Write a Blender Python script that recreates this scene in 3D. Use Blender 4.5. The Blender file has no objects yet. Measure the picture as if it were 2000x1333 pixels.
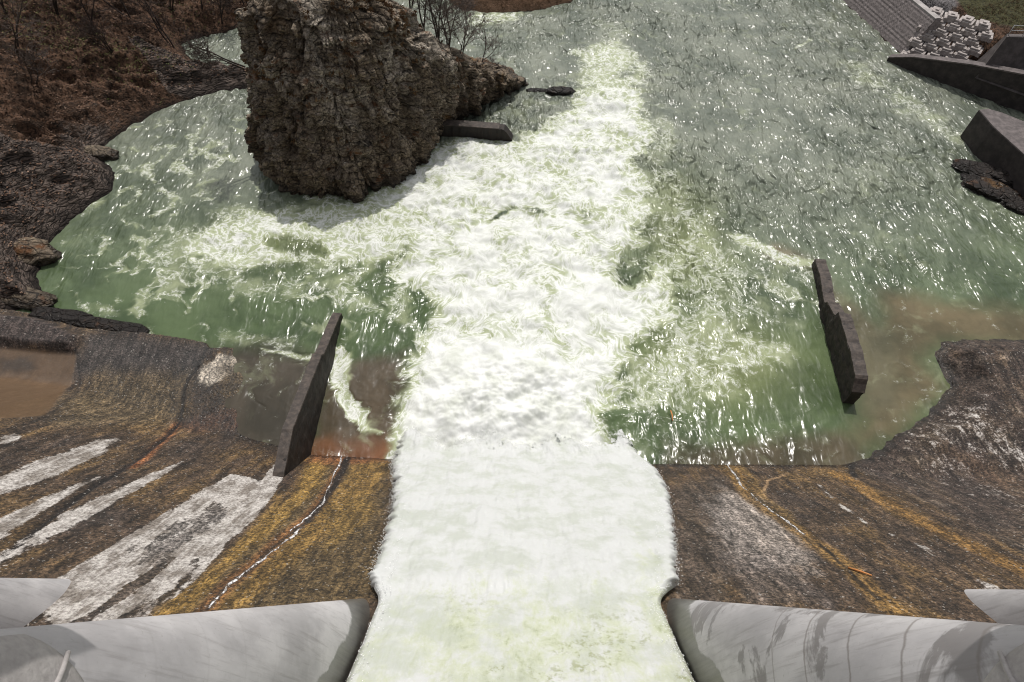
import bpy, math, random
import numpy as np
from mathutils import Vector
random.seed(7); rng = np.random.default_rng(11)
C = bpy.context.scene.collection
R = math.radians
H = 40.0; PITCH = R(54.7); F = 1184.0
CP, SP = math.cos(PITCH), math.sin(PITCH)
# ---------------------------------------------------------------- survey helpers (where a sight line meets a level)
def ray(px, py):
    r = (px-1000.0)/F; u = (666.5-py)/F
    return np.array([r, CP+u*SP, -SP+u*CP])
def P(px, py, z=0.0):
    d = ray(px, py); t = (z-H)/d[2]
    return (d[0]*t, d[1]*t)
def PL(pts, z=0.0): return np.array([P(a, b, z) for a, b in pts])
def hit(px, py, fn):
    d = ray(px, py); ts = np.linspace(5, 160, 4000)
    z = H+d[2]*ts; zz = fn(d[0]*ts, d[1]*ts)
    i = int(np.argmax(z < zz)); t = ts[i]
    return (d[0]*t, d[1]*t)
def HL(pts, fn): return np.array([hit(a, b, fn) for a, b in pts])
# ---------------------------------------------------------------- noise
_p = rng.permutation(512); _p = np.concatenate([_p, _p])
_g2 = rng.uniform(0, 2*np.pi, 512); _gx = np.cos(_g2).astype(np.float32); _gy = np.sin(_g2).astype(np.float32)
_g3 = rng.normal(size=(512, 3)); _g3 /= np.linalg.norm(_g3, axis=1)[:, None]
def pn(x, y, s=0):
    x = x+s*17.31; y = y-s*9.73
    xi = np.floor(x).astype(np.int64); yi = np.floor(y).astype(np.int64)
    xf = x-xi; yf = y-yi; xi &= 511; yi &= 511
    u = xf*xf*xf*(xf*(xf*6-15)+10); v = yf*yf*yf*(yf*(yf*6-15)+10)
    x1 = (xi+1) & 511; y1 = (yi+1) & 511
    def g(a, b, fx, fy):
        h = _p[_p[a]+b]; return _gx[h]*fx+_gy[h]*fy
    a = g(xi, yi, xf, yf); b = g(x1, yi, xf-1, yf); c = g(xi, y1, xf, yf-1); d = g(x1, y1, xf-1, yf-1)
    return 1.5*((a+(b-a)*u)*(1-v)+(c+(d-c)*u)*v)
def fb(x, y, o=4, s=0, g=0.5):
    r = 0; a = 1; t = 0; f = 1
    for i in range(o):
        r = r+a*pn(x*f, y*f, s+i*3); t += a; a *= g; f *= 2.03
    return r/t
def rg(x, y, o=4, s=0, g=0.5):
    r = 0; a = 1; t = 0; f = 1
    for i in range(o):
        r = r+a*(1-2*np.abs(pn(x*f, y*f, s+i*3))); t += a; a *= g; f *= 2.03
    return r/t
def pn3(x, y, z, s=0):
    x = x+s*7.7; y = y+s*3.3
    I = [np.floor(q).astype(np.int64) for q in (x, y, z)]; f = [q-i for q, i in zip((x, y, z), I)]
    w = [q*q*q*(q*(q*6-15)+10) for q in f]; r = 0
    for dx in (0, 1):
        for dy in (0, 1):
            for dz in (0, 1):
                h = _p[_p[_p[(I[0]+dx) & 511]+((I[1]+dy) & 511)]+((I[2]+dz) & 511) & 1023] & 511
                gg = _g3[h]; v = gg[..., 0]*(f[0]-dx)+gg[..., 1]*(f[1]-dy)+gg[..., 2]*(f[2]-dz)
                r = r+v*(w[0] if dx else 1-w[0])*(w[1] if dy else 1-w[1])*(w[2] if dz else 1-w[2])
    return 1.5*r
def fb3(x, y, z, o=4, s=0, g=0.5):
    r = 0; a = 1; t = 0; f = 1
    for i in range(o):
        r = r+a*pn3(x*f, y*f, z*f, s+i*3); t += a; a *= g; f *= 2.03
    return r/t
def ss(a, b, x):
    t = np.clip((x-a)/(b-a), 0, 1); return t*t*(3-2*t)
def mix(a, b, t): return a+(b-a)*t
def smax(a, b, k):
    h = np.clip(.5+.5*(a-b)/k, 0, 1); return b+(a-b)*h+k*h*(1-h)
def sd(X, Y, poly):                      # signed distance, positive inside
    n = len(poly); d = np.full(X.shape, 1e9); ins = np.zeros(X.shape, bool)
    for i in range(n):
        ax, ay = poly[i]; bx, by = poly[(i+1) % n]
        ex, ey = bx-ax, by-ay; L = ex*ex+ey*ey+1e-9
        t = np.clip(((X-ax)*ex+(Y-ay)*ey)/L, 0, 1)
        d = np.minimum(d, (X-ax-t*ex)**2+(Y-ay-t*ey)**2)
        if ay != by:
            c = ((ay > Y) != (by > Y)) & (X < (bx-ax)*(Y-ay)/(by-ay)+ax); ins ^= c
    d = np.sqrt(d); return np.where(ins, d, -d)
def ld(X, Y, pl):                        # distance to a polyline
    d = np.full(X.shape, 1e9)
    for i in range(len(pl)-1):
        ax, ay = pl[i]; bx, by = pl[i+1]; ex, ey = bx-ax, by-ay; L = ex*ex+ey*ey+1e-9
        t = np.clip(((X-ax)*ex+(Y-ay)*ey)/L, 0, 1)
        d = np.minimum(d, (X-ax-t*ex)**2+(Y-ay-t*ey)**2)
    return np.sqrt(d)
# ---------------------------------------------------------------- mesh helpers
def tag(o, label=None, cat=None, group=None, kind=None):
    if label: o['label'] = label
    if cat: o['category'] = cat
    if group: o['group'] = group
    if kind: o['kind'] = kind
    return o
def link(name, me, m=None, parent=None, smooth=True):
    o = bpy.data.objects.new(name, me); C.objects.link(o)
    if m: me.materials.append(m)
    if parent: o.parent = parent
    me.polygons.foreach_set('use_smooth', [smooth]*len(me.polygons))
    return o
def empty(name, loc, rz=0):
    o = bpy.data.objects.new(name, None); C.objects.link(o); o.location = loc; o.rotation_euler = (0, 0, rz); o.empty_display_size = .3
    return o
def np_mesh(name, V, Fq):
    me = bpy.data.meshes.new(name); V = np.asarray(V, np.float32); Fq = np.asarray(Fq, np.int32); k = Fq.shape[1]
    me.vertices.add(len(V)); me.vertices.foreach_set('co', V.ravel())
    me.loops.add(Fq.size); me.loops.foreach_set('vertex_index', Fq.ravel())
    me.polygons.add(len(Fq)); me.polygons.foreach_set('loop_start', np.arange(0, Fq.size, k, dtype=np.int32))
    try: me.polygons.foreach_set('loop_total', np.full(len(Fq), k, np.int32))
    except Exception: pass
    me.update(calc_edges=True)
    return me
def grid(name, X, Y, Z, wrap=False):
    r, c = X.shape; V = np.stack([X, Y, Z], -1).reshape(-1, 3)
    i = np.arange(r*c).reshape(r, c)
    if wrap: i = np.concatenate([i, i[:, :1]], 1)
    Fq = np.stack([i[:-1, :-1], i[:-1, 1:], i[1:, 1:], i[1:, :-1]], -1).reshape(-1, 4)
    return np_mesh(name, V, Fq)
def attr(me, name, a, typ='FLOAT'):
    A = me.attributes.new(name, typ, 'POINT')
    if typ == 'FLOAT': A.data.foreach_set('value', np.asarray(a, np.float32).ravel())
    elif typ == 'FLOAT_VECTOR': A.data.foreach_set('vector', np.asarray(a, np.float32).ravel())
    else:
        a = np.asarray(a, np.float32).reshape(-1, 3); a = np.concatenate([a, np.ones((len(a), 1), np.float32)], 1)
        A.data.foreach_set('color', a.ravel())
class MB:
    def __init__(s): s.v = []; s.f = []
    def poly(s, vs, fs):
        n = len(s.v); s.v += [tuple(v) for v in vs]; s.f += [tuple(n+i for i in f) for f in fs]; return s
    def box(s, c, d, rz=0, jit=0, tilt=(0, 0)):
        cz, sz = math.cos(rz), math.sin(rz); vs = []
        for k in (-1, 1):
            for j in (-1, 1):
                for i in (-1, 1):
                    x, y, z = i*d[0]/2+random.uniform(-jit, jit), j*d[1]/2+random.uniform(-jit, jit), k*d[2]/2+random.uniform(-jit, jit)
                    z += x*tilt[0]+y*tilt[1]
                    vs.append((c[0]+x*cz-y*sz, c[1]+x*sz+y*cz, c[2]+z))
        return s.poly(vs, [(0, 2, 3, 1), (4, 5, 7, 6), (0, 1, 5, 4), (2, 6, 7, 3), (0, 4, 6, 2), (1, 3, 7, 5)])
    def tube(s, pts, rad, n=5, cap=True):
        base = len(s.v); pts = [Vector(p) for p in pts]
        for i, p in enumerate(pts):
            t = (pts[min(i+1, len(pts)-1)]-pts[max(i-1, 0)]).normalized()
            a = t.cross(Vector((.31, .2, .93)))
            if a.length < .05: a = t.cross(Vector((1, 0, 0)))
            a.normalize(); b = t.cross(a)
            for k in range(n):
                q = 2*math.pi*k/n; s.v.append(tuple(p+(a*math.cos(q)+b*math.sin(q))*rad[i]))
        for i in range(len(pts)-1):
            for k in range(n):
                s.f.append((base+i*n+k, base+i*n+(k+1) % n, base+(i+1)*n+(k+1) % n, base+(i+1)*n+k))
        if cap:
            s.f.append(tuple(base+k for k in reversed(range(n)))); s.f.append(tuple(base+(len(pts)-1)*n+k for k in range(n)))
        return s
    def mesh(s, name):
        me = bpy.data.meshes.new(name); me.from_pydata(s.v, [], s.f); me.update(); return me
    def build(s, name, m, parent=None, smooth=False): return link(name, s.mesh(name), m, parent, smooth)
# ---------------------------------------------------------------- materials
class NT:
    def __init__(s, name):
        s.m = bpy.data.materials.new(name); s.m.use_nodes = True; s.t = s.m.node_tree; s.n = s.t.nodes; s.n.clear()
        s.out = s.n.new('ShaderNodeOutputMaterial'); s.b = s.n.new('ShaderNodeBsdfPrincipled'); s.t.links.new(s.b.outputs[0], s.out.inputs[0])
    def set(s, inp, v):
        if isinstance(v, (int, float)): inp.default_value = v
        elif isinstance(v, tuple): inp.default_value = v if len(v) != 3 or inp.type == 'VECTOR' else (*v, 1)
        else: s.t.links.new(v, inp)
    def math(s, op, a, b=0.0, c=None, clamp=False):
        n = s.n.new('ShaderNodeMath'); n.operation = op; n.use_clamp = clamp; s.set(n.inputs[0], a); s.set(n.inputs[1], b)
        if c is not None: s.set(n.inputs[2], c)
        return n.outputs[0]
    def noise(s, vec, scale, det=6, rough=.55, dist=0):
        n = s.n.new('ShaderNodeTexNoise'); s.set(n.inputs['Vector'], vec); n.inputs['Scale'].default_value = scale
        n.inputs['Detail'].default_value = det; n.inputs['Roughness'].default_value = rough; n.inputs['Distortion'].default_value = dist
        return n.outputs[0]
    def vor(s, vec, scale, feat='F1', out='Distance'):
        n = s.n.new('ShaderNodeTexVoronoi'); n.feature = feat; s.set(n.inputs['Vector'], vec); n.inputs['Scale'].default_value = scale
        return n.outputs[out]
    def sst(s, v, a, b, lo=0.0, hi=1.0):
        n = s.n.new('ShaderNodeMapRange'); n.interpolation_type = 'SMOOTHSTEP'; s.set(n.inputs[0], v); s.set(n.inputs[1], a); s.set(n.inputs[2], b)
        s.set(n.inputs[3], lo); s.set(n.inputs[4], hi); return n.outputs[0]
    def mix(s, f, a, b, mode='MIX'):
        n = s.n.new('ShaderNodeMix'); n.data_type = 'RGBA'; n.blend_type = mode; s.set(n.inputs[0], f); s.set(n.inputs[6], a); s.set(n.inputs[7], b); return n.outputs[2]
    def at(s, name, out='Color'):
        n = s.n.new('ShaderNodeAttribute'); n.attribute_name = name; return n.outputs[out]
    def pos(s): 
        n = s.n.new('ShaderNodeTexCoord'); return n.outputs['Object']
    def gpos(s):
        n = s.n.new('ShaderNodeNewGeometry'); return n.outputs['Position']
    def map(s, vec, sc=(1, 1, 1), rot=(0, 0, 0)):
        n = s.n.new('ShaderNodeMapping'); s.set(n.inputs[0], vec); n.inputs['Scale'].default_value = sc; n.inputs['Rotation'].default_value = rot; return n.outputs[0]
    def bump(s, h, strength=.5, dist=.1, nrm=None):
        n = s.n.new('ShaderNodeBump'); n.inputs['Strength'].default_value = strength; n.inputs['Distance'].default_value = dist; s.set(n.inputs['Height'], h)
        if nrm is not None: s.t.links.new(nrm, n.inputs['Normal'])
        return n.outputs[0]
    def sep(s, v, i):
        n = s.n.new('ShaderNodeSeparateXYZ'); s.set(n.inputs[0], v); return n.outputs[i]
    def fin(s, col, rough=.8, nrm=None, spec=.5, **k):
        s.set(s.b.inputs['Base Color'], col); s.set(s.b.inputs['Roughness'], rough); s.set(s.b.inputs['Specular IOR Level'], spec)
        if nrm is not None: s.t.links.new(nrm, s.b.inputs['Normal'])
        for q, v in k.items(): s.set(s.b.inputs[q.replace('_', ' ')], v)
        return s.m
def m_water():
    t = NT('river water'); w = t.at('warp', 'Vector'); f = t.at('foam', 'Fac'); col = t.at('wcol'); g = t.gpos(); slick = t.at('calm', 'Fac')
    n1 = t.noise(w, .42, 10, .64); n2 = t.noise(w, 1.15, 9, .62, .35); n3 = t.noise(w, 3.1, 7, .62, .3); n4 = t.noise(g, 1.9, 6, .7)
    def rdg(n, k): return t.math('SUBTRACT', 1, t.math('MULTIPLY', t.math('ABSOLUTE', t.math('SUBTRACT', n, .5)), k), clamp=True)
    r1, r2, r3 = rdg(n1, 7.0), rdg(n2, 6.5), rdg(n3, 6.0)
    k = t.math('ADD', t.math('MULTIPLY', r1, .44), t.math('ADD', t.math('MULTIPLY', r2, .38), t.math('MULTIPLY', r3, .18)))
    s = t.math('ADD', f, t.math('ADD', t.math('MULTIPLY', t.math('SUBTRACT', k, .62), .85), t.math('MULTIPLY', t.math('SUBTRACT', n4, .5), .7)))
    fo = t.sst(s, .36, .80)
    aer = t.sst(t.math('ADD', f, t.math('MULTIPLY', t.math('SUBTRACT', n1, .5), 1.0)), .12, .80)
    big = t.noise(w, .2, 5, .6)
    c0 = t.mix(t.sst(big, .35, .65), t.mix(1.0, col, (.66, .70, .66), 'MULTIPLY'), t.mix(1.0, col, (1.2, 1.2, 1.15), 'MULTIPLY'))
    c1 = t.mix(t.math('MULTIPLY', aer, .85), c0, (.40, .44, .27))
    hol = t.noise(w, .50, 9, .60); hs = t.math('ADD', t.math('ADD', hol, t.math('MULTIPLY', t.math('SUBTRACT', f, .95), .50)), t.math('MULTIPLY', t.math('SUBTRACT', k, .6), .22))
    fw = t.mix(t.sst(hs, .34, .62), (.36, .40, .25), (.62, .64, .59))
    lace = t.math('MAXIMUM', t.math('MULTIPLY', t.sst(r2, .62, .97), .8), t.math('MULTIPLY', t.sst(t.math('MULTIPLY', r3, t.sst(n1, .38, .6)), .6, .95), .7)); fw = t.mix(lace, fw, (.76, .77, .745))
    fr = t.noise(g, 5.5, 6, .75); fw = t.mix(t.sst(fr, .55, .75, 0, .6), fw, (.80, .81, .80)); fw = t.mix(t.sst(fr, .28, .45, .4, 0), fw, (.42, .46, .36))
    fw = t.mix(t.sst(f, 1.05, 1.5, 0, .75), fw, t.mix(t.sst(hol, .35, .6), (.56, .58, .52), (.76, .77, .755)))
    c2 = t.mix(fo, c1, fw)
    rough = t.sst(fo, .05, .6, .21, .75)
    rv = t.map(g, (1.0, .42, 1), (0, 0, R(-32)))
    hr = t.math('ADD', t.math('ADD', t.noise(rv, .80, 2.0, .5, .45), t.math('MULTIPLY', t.noise(rv, 2.4, 1.5, .5, .3), .20)), t.math('MULTIPLY', t.noise(w, .35, 2, .5, .8), .5))
    hf = t.math('ADD', t.math('MULTIPLY', n2, .4), t.math('ADD', t.math('MULTIPLY', fr, .25), t.math('MULTIPLY', hol, .6)))
    b1 = t.bump(hr, 1.0, 1.0); t.set(b1.node.inputs['Distance'], t.math('MULTIPLY', t.at('chop', 'Fac'), 1.15))
    b2 = t.bump(hf, 1.0, .10)
    mx = t.n.new('ShaderNodeMix'); mx.data_type = 'VECTOR'; t.set(mx.inputs[0], t.sst(fo, 0, .5)); t.set(mx.inputs[4], b1); t.set(mx.inputs[5], b2)
    return t.fin(c2, rough, mx.outputs[1], .55, IOR=1.33)
def m_jet():
    t = NT('white falling water'); w = t.at('warp', 'Vector'); f = t.at('foam', 'Fac'); ed = t.at('fray', 'Fac'); g = t.gpos()
    st = t.map(w, (1.0, .7, .7))
    n1 = t.noise(st, 1.1, 10, .70); n2 = t.noise(w, 3.4, 7, .70); n3 = t.noise(st, .23, 4, .55)
    s = t.math('ADD', f, t.math('ADD', t.math('MULTIPLY', t.math('SUBTRACT', n1, .5), 1.5), t.math('ADD', t.math('MULTIPLY', t.math('SUBTRACT', n2, .5), .9), t.math('MULTIPLY', t.math('SUBTRACT', n3, .5), 1.3))))
    c = t.mix(t.sst(s, -.05, .45), (.17, .20, .08), (.50, .53, .40)); c = t.mix(t.sst(s, .35, .80), c, (.57, .58, .57)); c = t.mix(t.sst(t.noise(g, 5.5, 6, .75), .54, .75, 0, .7), c, (.66, .67, .665)); c = t.mix(t.sst(t.noise(g, .55, 8, .68), .38, .58, .6, 0), c, (.42, .45, .38)); mt = t.math('MULTIPLY', t.sst(t.noise(g, .42, 3, .6), .46, .62), t.math('MULTIPLY', t.sst(t.noise(g, 3.2, 6, .75), .50, .62), t.sst(t.sep(g, 1), 7.5, 1.5, 0, .85))); c = t.mix(mt, c, (.26, .28, .14))
    h = t.math('ADD', t.math('MULTIPLY', n1, .5), t.math('MULTIPLY', n2, .6))
    al = t.sst(t.math('ADD', ed, t.math('ADD', t.math('MULTIPLY', t.math('SUBTRACT', t.noise(g, 3.4, 6, .8), .5), 1.9), t.math('MULTIPLY', t.math('SUBTRACT', t.noise(g, 1.1, 4, .6), .5), .9))), .36, .50)
    m = t.fin(c, .75, t.bump(h, .7, .08), .3); t.set(t.b.inputs['Alpha'], al); return m
def m_foam():
    t = NT('white foam'); return t.fin((.9, .91, .9), .8, None, .3)
def m_apron():
    t = NT('stained spillway concrete'); p = t.gpos(); col = t.at('col'); wet = t.at('wet', 'Fac'); peb = t.at('peb', 'Fac'); lime = t.at('lime', 'Fac')
    sp = t.noise(p, 7.0, 5, .75); sp2 = t.noise(p, 1.6, 8, .7); v = t.vor(p, 5.5); st = t.noise(t.map(p, (2.6, .5, .5)), 1.0, 8, .7)
    d = t.sst(sp, .38, .66, .25, 1.95); d = t.math('MULTIPLY', d, t.sst(sp2, .3, .7, .55, 1.45)); d = t.math('MULTIPLY', d, t.sst(st, .33, .67, .42, 1.6))
    dd = t.mix(peb, (1, 1, 1), t.mix(1.0, (1, 1, 1), d, 'MULTIPLY'))
    c = t.mix(1.0, col, dd, 'MULTIPLY')
    lm = t.sst(t.math('ADD', lime, t.math('ADD', t.math('MULTIPLY', t.math('SUBTRACT', sp2, .5), 1.1), t.math('ADD', t.math('MULTIPLY', t.math('SUBTRACT', sp, .5), .75), t.math('MULTIPLY', t.math('SUBTRACT', st, .5), .8)))), .38, .64)
    c = t.mix(t.math('MULTIPLY', lm, t.sst(lime, .05, .3)), c, t.mix(1.0, t.mix(t.sst(sp, .34, .64), (.24, .215, .195), (.68, .64, .60)), t.mix(t.sst(t.math('ADD', st, t.math('MULTIPLY', t.math('SUBTRACT', t.noise(p, .7, 6, .7), .5), .9)), .36, .62), (.42, .39, .36), (1, 1, 1)), 'MULTIPLY'))
    spk = t.math('MULTIPLY', t.math('GREATER_THAN', t.noise(p, 6.5, 2, .6), .68), peb)
    c = t.mix(t.math('MULTIPLY', spk, .55), c, (.5, .47, .43))
    h = t.math('ADD', sp, t.math('ADD', t.math('MULTIPLY', sp2, 1.5), t.math('MULTIPLY', v, .4)))
    n = t.n.new('ShaderNodeBump'); n.inputs['Distance'].default_value = .09; t.set(n.inputs['Strength'], t.math('MULTIPLY', peb, .9)); t.set(n.inputs['Height'], h)
    return t.fin(c, t.sst(wet, 0, 1, .85, .22), n.outputs[0], .5)
def m_concrete(name, base, dark, wetz=None, rough=.75, streak=1.0, sc=1.0):
    t = NT(name); p = t.gpos()
    a = t.noise(p, 1.3*sc, 8, .65); b = t.noise(t.map(p, (1.5, 1.5, .18)), 1.6*sc, 8, .65); c_ = t.noise(p, 11*sc, 4, .6)
    c = t.mix(t.sst(a, .35, .7), dark, base); c = t.mix(t.math('MULTIPLY', t.sst(b, .5, .72), .6*streak), c, dark)
    c = t.mix(t.sst(c_, .3, .7, 0, .35), c, tuple(x*.45 for x in base))
    return t.fin(c, rough, t.bump(t.math('ADD', a, t.math('MULTIPLY', c_, .4)), .5, .06))
def m_rock(name, cols, z0=0.0, strata=True):
    t = NT(name); p = t.gpos()
    w = t.n.new('ShaderNodeVectorMath'); w.operation = 'ADD'; t.set(w.inputs[0], p)
    wn = t.n.new('ShaderNodeTexNoise'); t.set(wn.inputs['Vector'], p); wn.inputs['Scale'].default_value = .5
    ws = t.n.new('ShaderNodeVectorMath'); ws.operation = 'SCALE'; t.set(ws.inputs[0], wn.outputs[1]); ws.inputs['Scale'].default_value = 1.2
    t.set(w.inputs[1], ws.outputs[0]); q = w.outputs[0]
    a = t.noise(q, .35, 8, .65); b = t.noise(t.map(q, (.7, .7, 3.2) if strata else (1, 1, 1), (R(8), R(-6), 0)), 1.1, 8, .68); c_ = t.noise(p, 5.0, 7, .7)
    v = t.vor(t.map(q, (1, 1, 1.9), (R(10), R(-8), 0)), 1.15, 'DISTANCE_TO_EDGE')
    c = t.mix(t.sst(a, .34, .56), cols[0], cols[1]); c = t.mix(t.sst(b, .45, .68), c, cols[2])
    z = t.sep(p, 2)
    hz = t.sst(z, z0, z0+11, 0.0, 1.0)
    c = t.mix(t.math('MULTIPLY', hz, t.sst(t.noise(p, .23, 5, .6), .42, .62)), c, cols[3])  # paler tan patches with height: sunlit upper rock put into the colour
    c = t.mix(t.sst(c_, .35, .65, .75, 0), c, tuple(x*.25 for x in cols[0]))
    crack = t.sst(v, 0.0, .07, .75, 0)
    c = t.mix(t.math('MULTIPLY', crack, t.sst(a, .4, .6)), c, (.008, .006, .005))
    mo = t.sst(t.noise(p, .42, 6, .65), .54, .66); nz = t.n.new('ShaderNodeNewGeometry'); up = t.sep(nz.outputs['Normal'], 2)
    c = t.mix(t.math('MULTIPLY', mo, t.sst(up, .2, .75)), c, (.14, .062, .024))
    ora = t.math('MULTIPLY', t.sst(t.noise(p, .33, 4, .6), .60, .70), t.sst(z, 1.0, 8.0, .8, .25)); c = t.mix(ora, c, (.17, .085, .02))
    li = t.math('MULTIPLY', t.sst(t.noise(p, 3.6, 3, .6), .66, .70), t.sst(t.noise(p, .5, 2, .5), .5, .6)); c = t.mix(t.math('MULTIPLY', li, .9), c, (.5, .48, .42))
    bz = t.math('ADD', t.math('ADD', z, t.math('MULTIPLY', t.sep(p, 0), .16)), t.math('MULTIPLY', t.noise(p, .16, 5, .6), 3.2)); fz = t.math('ABSOLUTE', t.math('SUBTRACT', t.math('FRACT', t.math('MULTIPLY', bz, .75)), .5))
    bed = t.math('MULTIPLY', t.sst(fz, .43, .49), t.sst(t.noise(p, .6, 4, .6), .38, .55)); c = t.mix(t.math('MULTIPLY', bed, .85), c, (.010, .008, .006))
    wet = t.sst(z, 0.0, 1.4, 1.0, 0.0); c = t.mix(t.math('MULTIPLY', wet, .75), c, (.010, .008, .007))
    h = t.math('ADD', t.math('MULTIPLY', b, 1.0), t.math('ADD', t.math('MULTIPLY', c_, .45), t.sst(v, 0, .12, -.35, 0)))
    return t.fin(c, t.sst(wet, 0, 1, .85, .3), t.bump(h, 1.0, .38), .4)
def m_ground():
    t = NT('leaf litter and rock'); p = t.gpos(); rk = t.at('rock', 'Fac'); gr = t.at('green', 'Fac'); gv = t.at('gravel', 'Fac'); sh = t.at('farbrown', 'Fac')
    a = t.noise(p, .5, 8, .7); b = t.noise(p, 3.2, 7, .75); c_ = t.noise(p, 9, 4, .7); s = t.noise(t.map(p, (.5, .9, 4), (R(12), R(-14), R(25))), 1.2, 8, .7)
    c = t.mix(t.sst(b, .38, .60), (.026, .017, .012), (.23, .130, .082)); c = t.mix(t.sst(c_, .55, .7), c, (.27, .175, .12)); c = t.mix(t.sst(a, .34, .56, .78, 0), c, (.028, .019, .013))
    rc = t.mix(t.sst(s, .38, .62), (.040, .031, .027), (.30, .235, .20)); rc = t.mix(t.sst(b, .5, .7, 0, .6), rc, (.02, .015, .013)); vk = t.vor(t.map(p, (.55, 1.0, 3.2), (R(14), R(-12), R(22))), 1.3, 'DISTANCE_TO_EDGE'); rc = t.mix(t.sst(vk, 0, .09, .85, 0), rc, (.010, .008, .007))
    c = t.mix(t.sst(t.math('ADD', rk, t.math('MULTIPLY', t.math('SUBTRACT', a, .5), .9)), .4, .6), c, rc)
    gc = t.mix(t.sst(b, .35, .6), (.03, .03, .014), (.11, .105, .045)); c = t.mix(t.sst(t.math('ADD', gr, t.math('MULTIPLY', t.math('SUBTRACT', b, .5), 1.2)), .45, .75), c, gc)
    c = t.mix(gv, c, t.mix(t.sst(t.noise(p, 6, 3, .8), .4, .6), (.06, .055, .055), (.32, .30, .30)))
    z = t.sep(p, 2); wet = t.sst(z, 0, .7, .85, 0); c = t.mix(wet, c, (.012, .009, .008)); c = t.mix(sh, c, (.2, .12, .07))
    h = t.math('ADD', t.math('MULTIPLY', t.sst(vk, 0, .14, -.5, 0), rk), t.math('ADD', t.math('MULTIPLY', b, .6), t.math('ADD', t.math('MULTIPLY', s, t.math('ADD', t.math('MULTIPLY', rk, 1.6), .3)), t.math('MULTIPLY', c_, .4))))
    return t.fin(c, .9, t.bump(h, 1.0, .75), .25)
def m_plain(name, a, b, sc=4, rough=.85, stretch=(1, 1, 1)):
    t = NT(name); n = t.noise(t.map(t.gpos(), stretch), sc, 6, .7); return t.fin(t.mix(t.sst(n, .35, .65), a, b), rough, t.bump(n, .5, .04), .3)
def m_leaf(name, cols):
    t = NT(name); g = t.n.new('ShaderNodeNewGeometry'); r = g.outputs['Random Per Island']
    cr = t.n.new('ShaderNodeValToRGB'); t.set(cr.inputs[0], r); e = cr.color_ramp.elements
    e[0].color = (*cols[0], 1); e[1].color = (*cols[-1], 1)
    for i, c in enumerate(cols[1:-1]): q = e.new((i+1)/(len(cols)-1)); q.color = (*c, 1)
    return t.fin(cr.outputs[0], .8, None, .25)
def m_pier():
    t = NT('pale pier concrete'); p = t.gpos(); x = t.sep(p, 0); z = t.sep(p, 2); y = t.sep(p, 1); wl = t.at('wetd', 'Fac')
    a = t.noise(t.map(p, (1, 1, .5)), .8, 8, .6); lines = t.noise(t.map(p, (6, 6, .25), (R(-14), 0, 0)), 1.4, 6, .7); bl = t.noise(p, .5, 7, .62, .6); f = t.noise(p, 14, 3, .6)
    c = t.mix(t.sst(a, .3, .7), (.46, .445, .455), (.64, .62, .625)); c = t.mix(t.sst(lines, .5, .75, 0, .45), c, (.33, .31, .31)); 
    st = t.sst(bl, .52, .57); stm = t.math('MULTIPLY', st, t.at('stain', 'Fac')); c = t.mix(t.math('MULTIPLY', stm, .7), c, (.16, .145, .14))
    rb = t.math('FRACT', t.math('MULTIPLY', t.math('ADD', z, t.math('MULTIPLY', a, .5)), .62)); rl = t.math('MULTIPLY', t.sst(t.math('ABSOLUTE', t.math('SUBTRACT', rb, .5)), .0, .035, 1, 0), t.math('MULTIPLY', t.at('stain', 'Fac'), t.math('MULTIPLY', t.sst(z, 24, 25, 0, 1), t.sst(z, 31, 32, 1, 0))))
    c = t.mix(t.math('MULTIPLY', rl, .6), c, (.16, .13, .11))
    lowd = t.sst(t.noise(t.map(p, (1, .5, .35), (R(-14), 0, 0)), .7, 5, .6), .45, .6, 0, .38); c = t.mix(lowd, c, (.25, .24, .25)); dr = t.sst(t.noise(t.map(p, (.5, 5, .22)), 1.5, 6, .65), .52, .7, 0, .4); c = t.mix(dr, c, (.22, .20, .195))
    ws = t.sst(t.math('ADD', wl, t.math('MULTIPLY', t.math('SUBTRACT', a, .5), 1.1)), .0, .12, 1, 0)
    c = t.mix(ws, c, t.mix(t.sst(lines, .3, .7), (.105, .10, .093), (.17, .165, .15))); c = t.mix(t.sst(f, .62, .75, 0, .4), c, (.3, .28, .26))
    rough = t.sst(ws, 0, 1, .6, .28)
    return t.fin(c, rough, t.bump(t.math('ADD', a, t.math('MULTIPLY', f, .1)), .35, .05), .4)
# ================================================================ WORLD SHAPES
TX = np.array([-80, -45, -33, -24.5, -14.5, -6, 6, 23, 60.]); TY = np.array([27, 25.5, 24, 20.8, 18.4, 17.9, 17.7, 17.6, 17.6])
def ytoe(X): return np.interp(X, TX, TY)
FLANK = np.array(list(PL([(1648, 905), (1740, 840), (1800, 800), (1840, 750), (1808, 690), (1830, 662), (1900, 652), (2000, 655)])) + [(60, 34), (90, 36), (90, -10), (25, -10)])
SLAB = np.array([(-90, 8)]+[(-90, 36)]+list(PL([(-180, 560), (0, 606), (75, 618), (150, 642), (160, 645), (290, 655), (405, 672), (412, 682), (500, 676), (610, 697)]))+[(-14.3, 8)])
CHUNK = PL([(-120, 590), (0, 611), (75, 620), (140, 645), (166, 655), (150, 690), (80, 688), (0, 678), (-120, 665)], .6)
def zslope(X, Y): return (ytoe(X)-Y)*1.15
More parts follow.
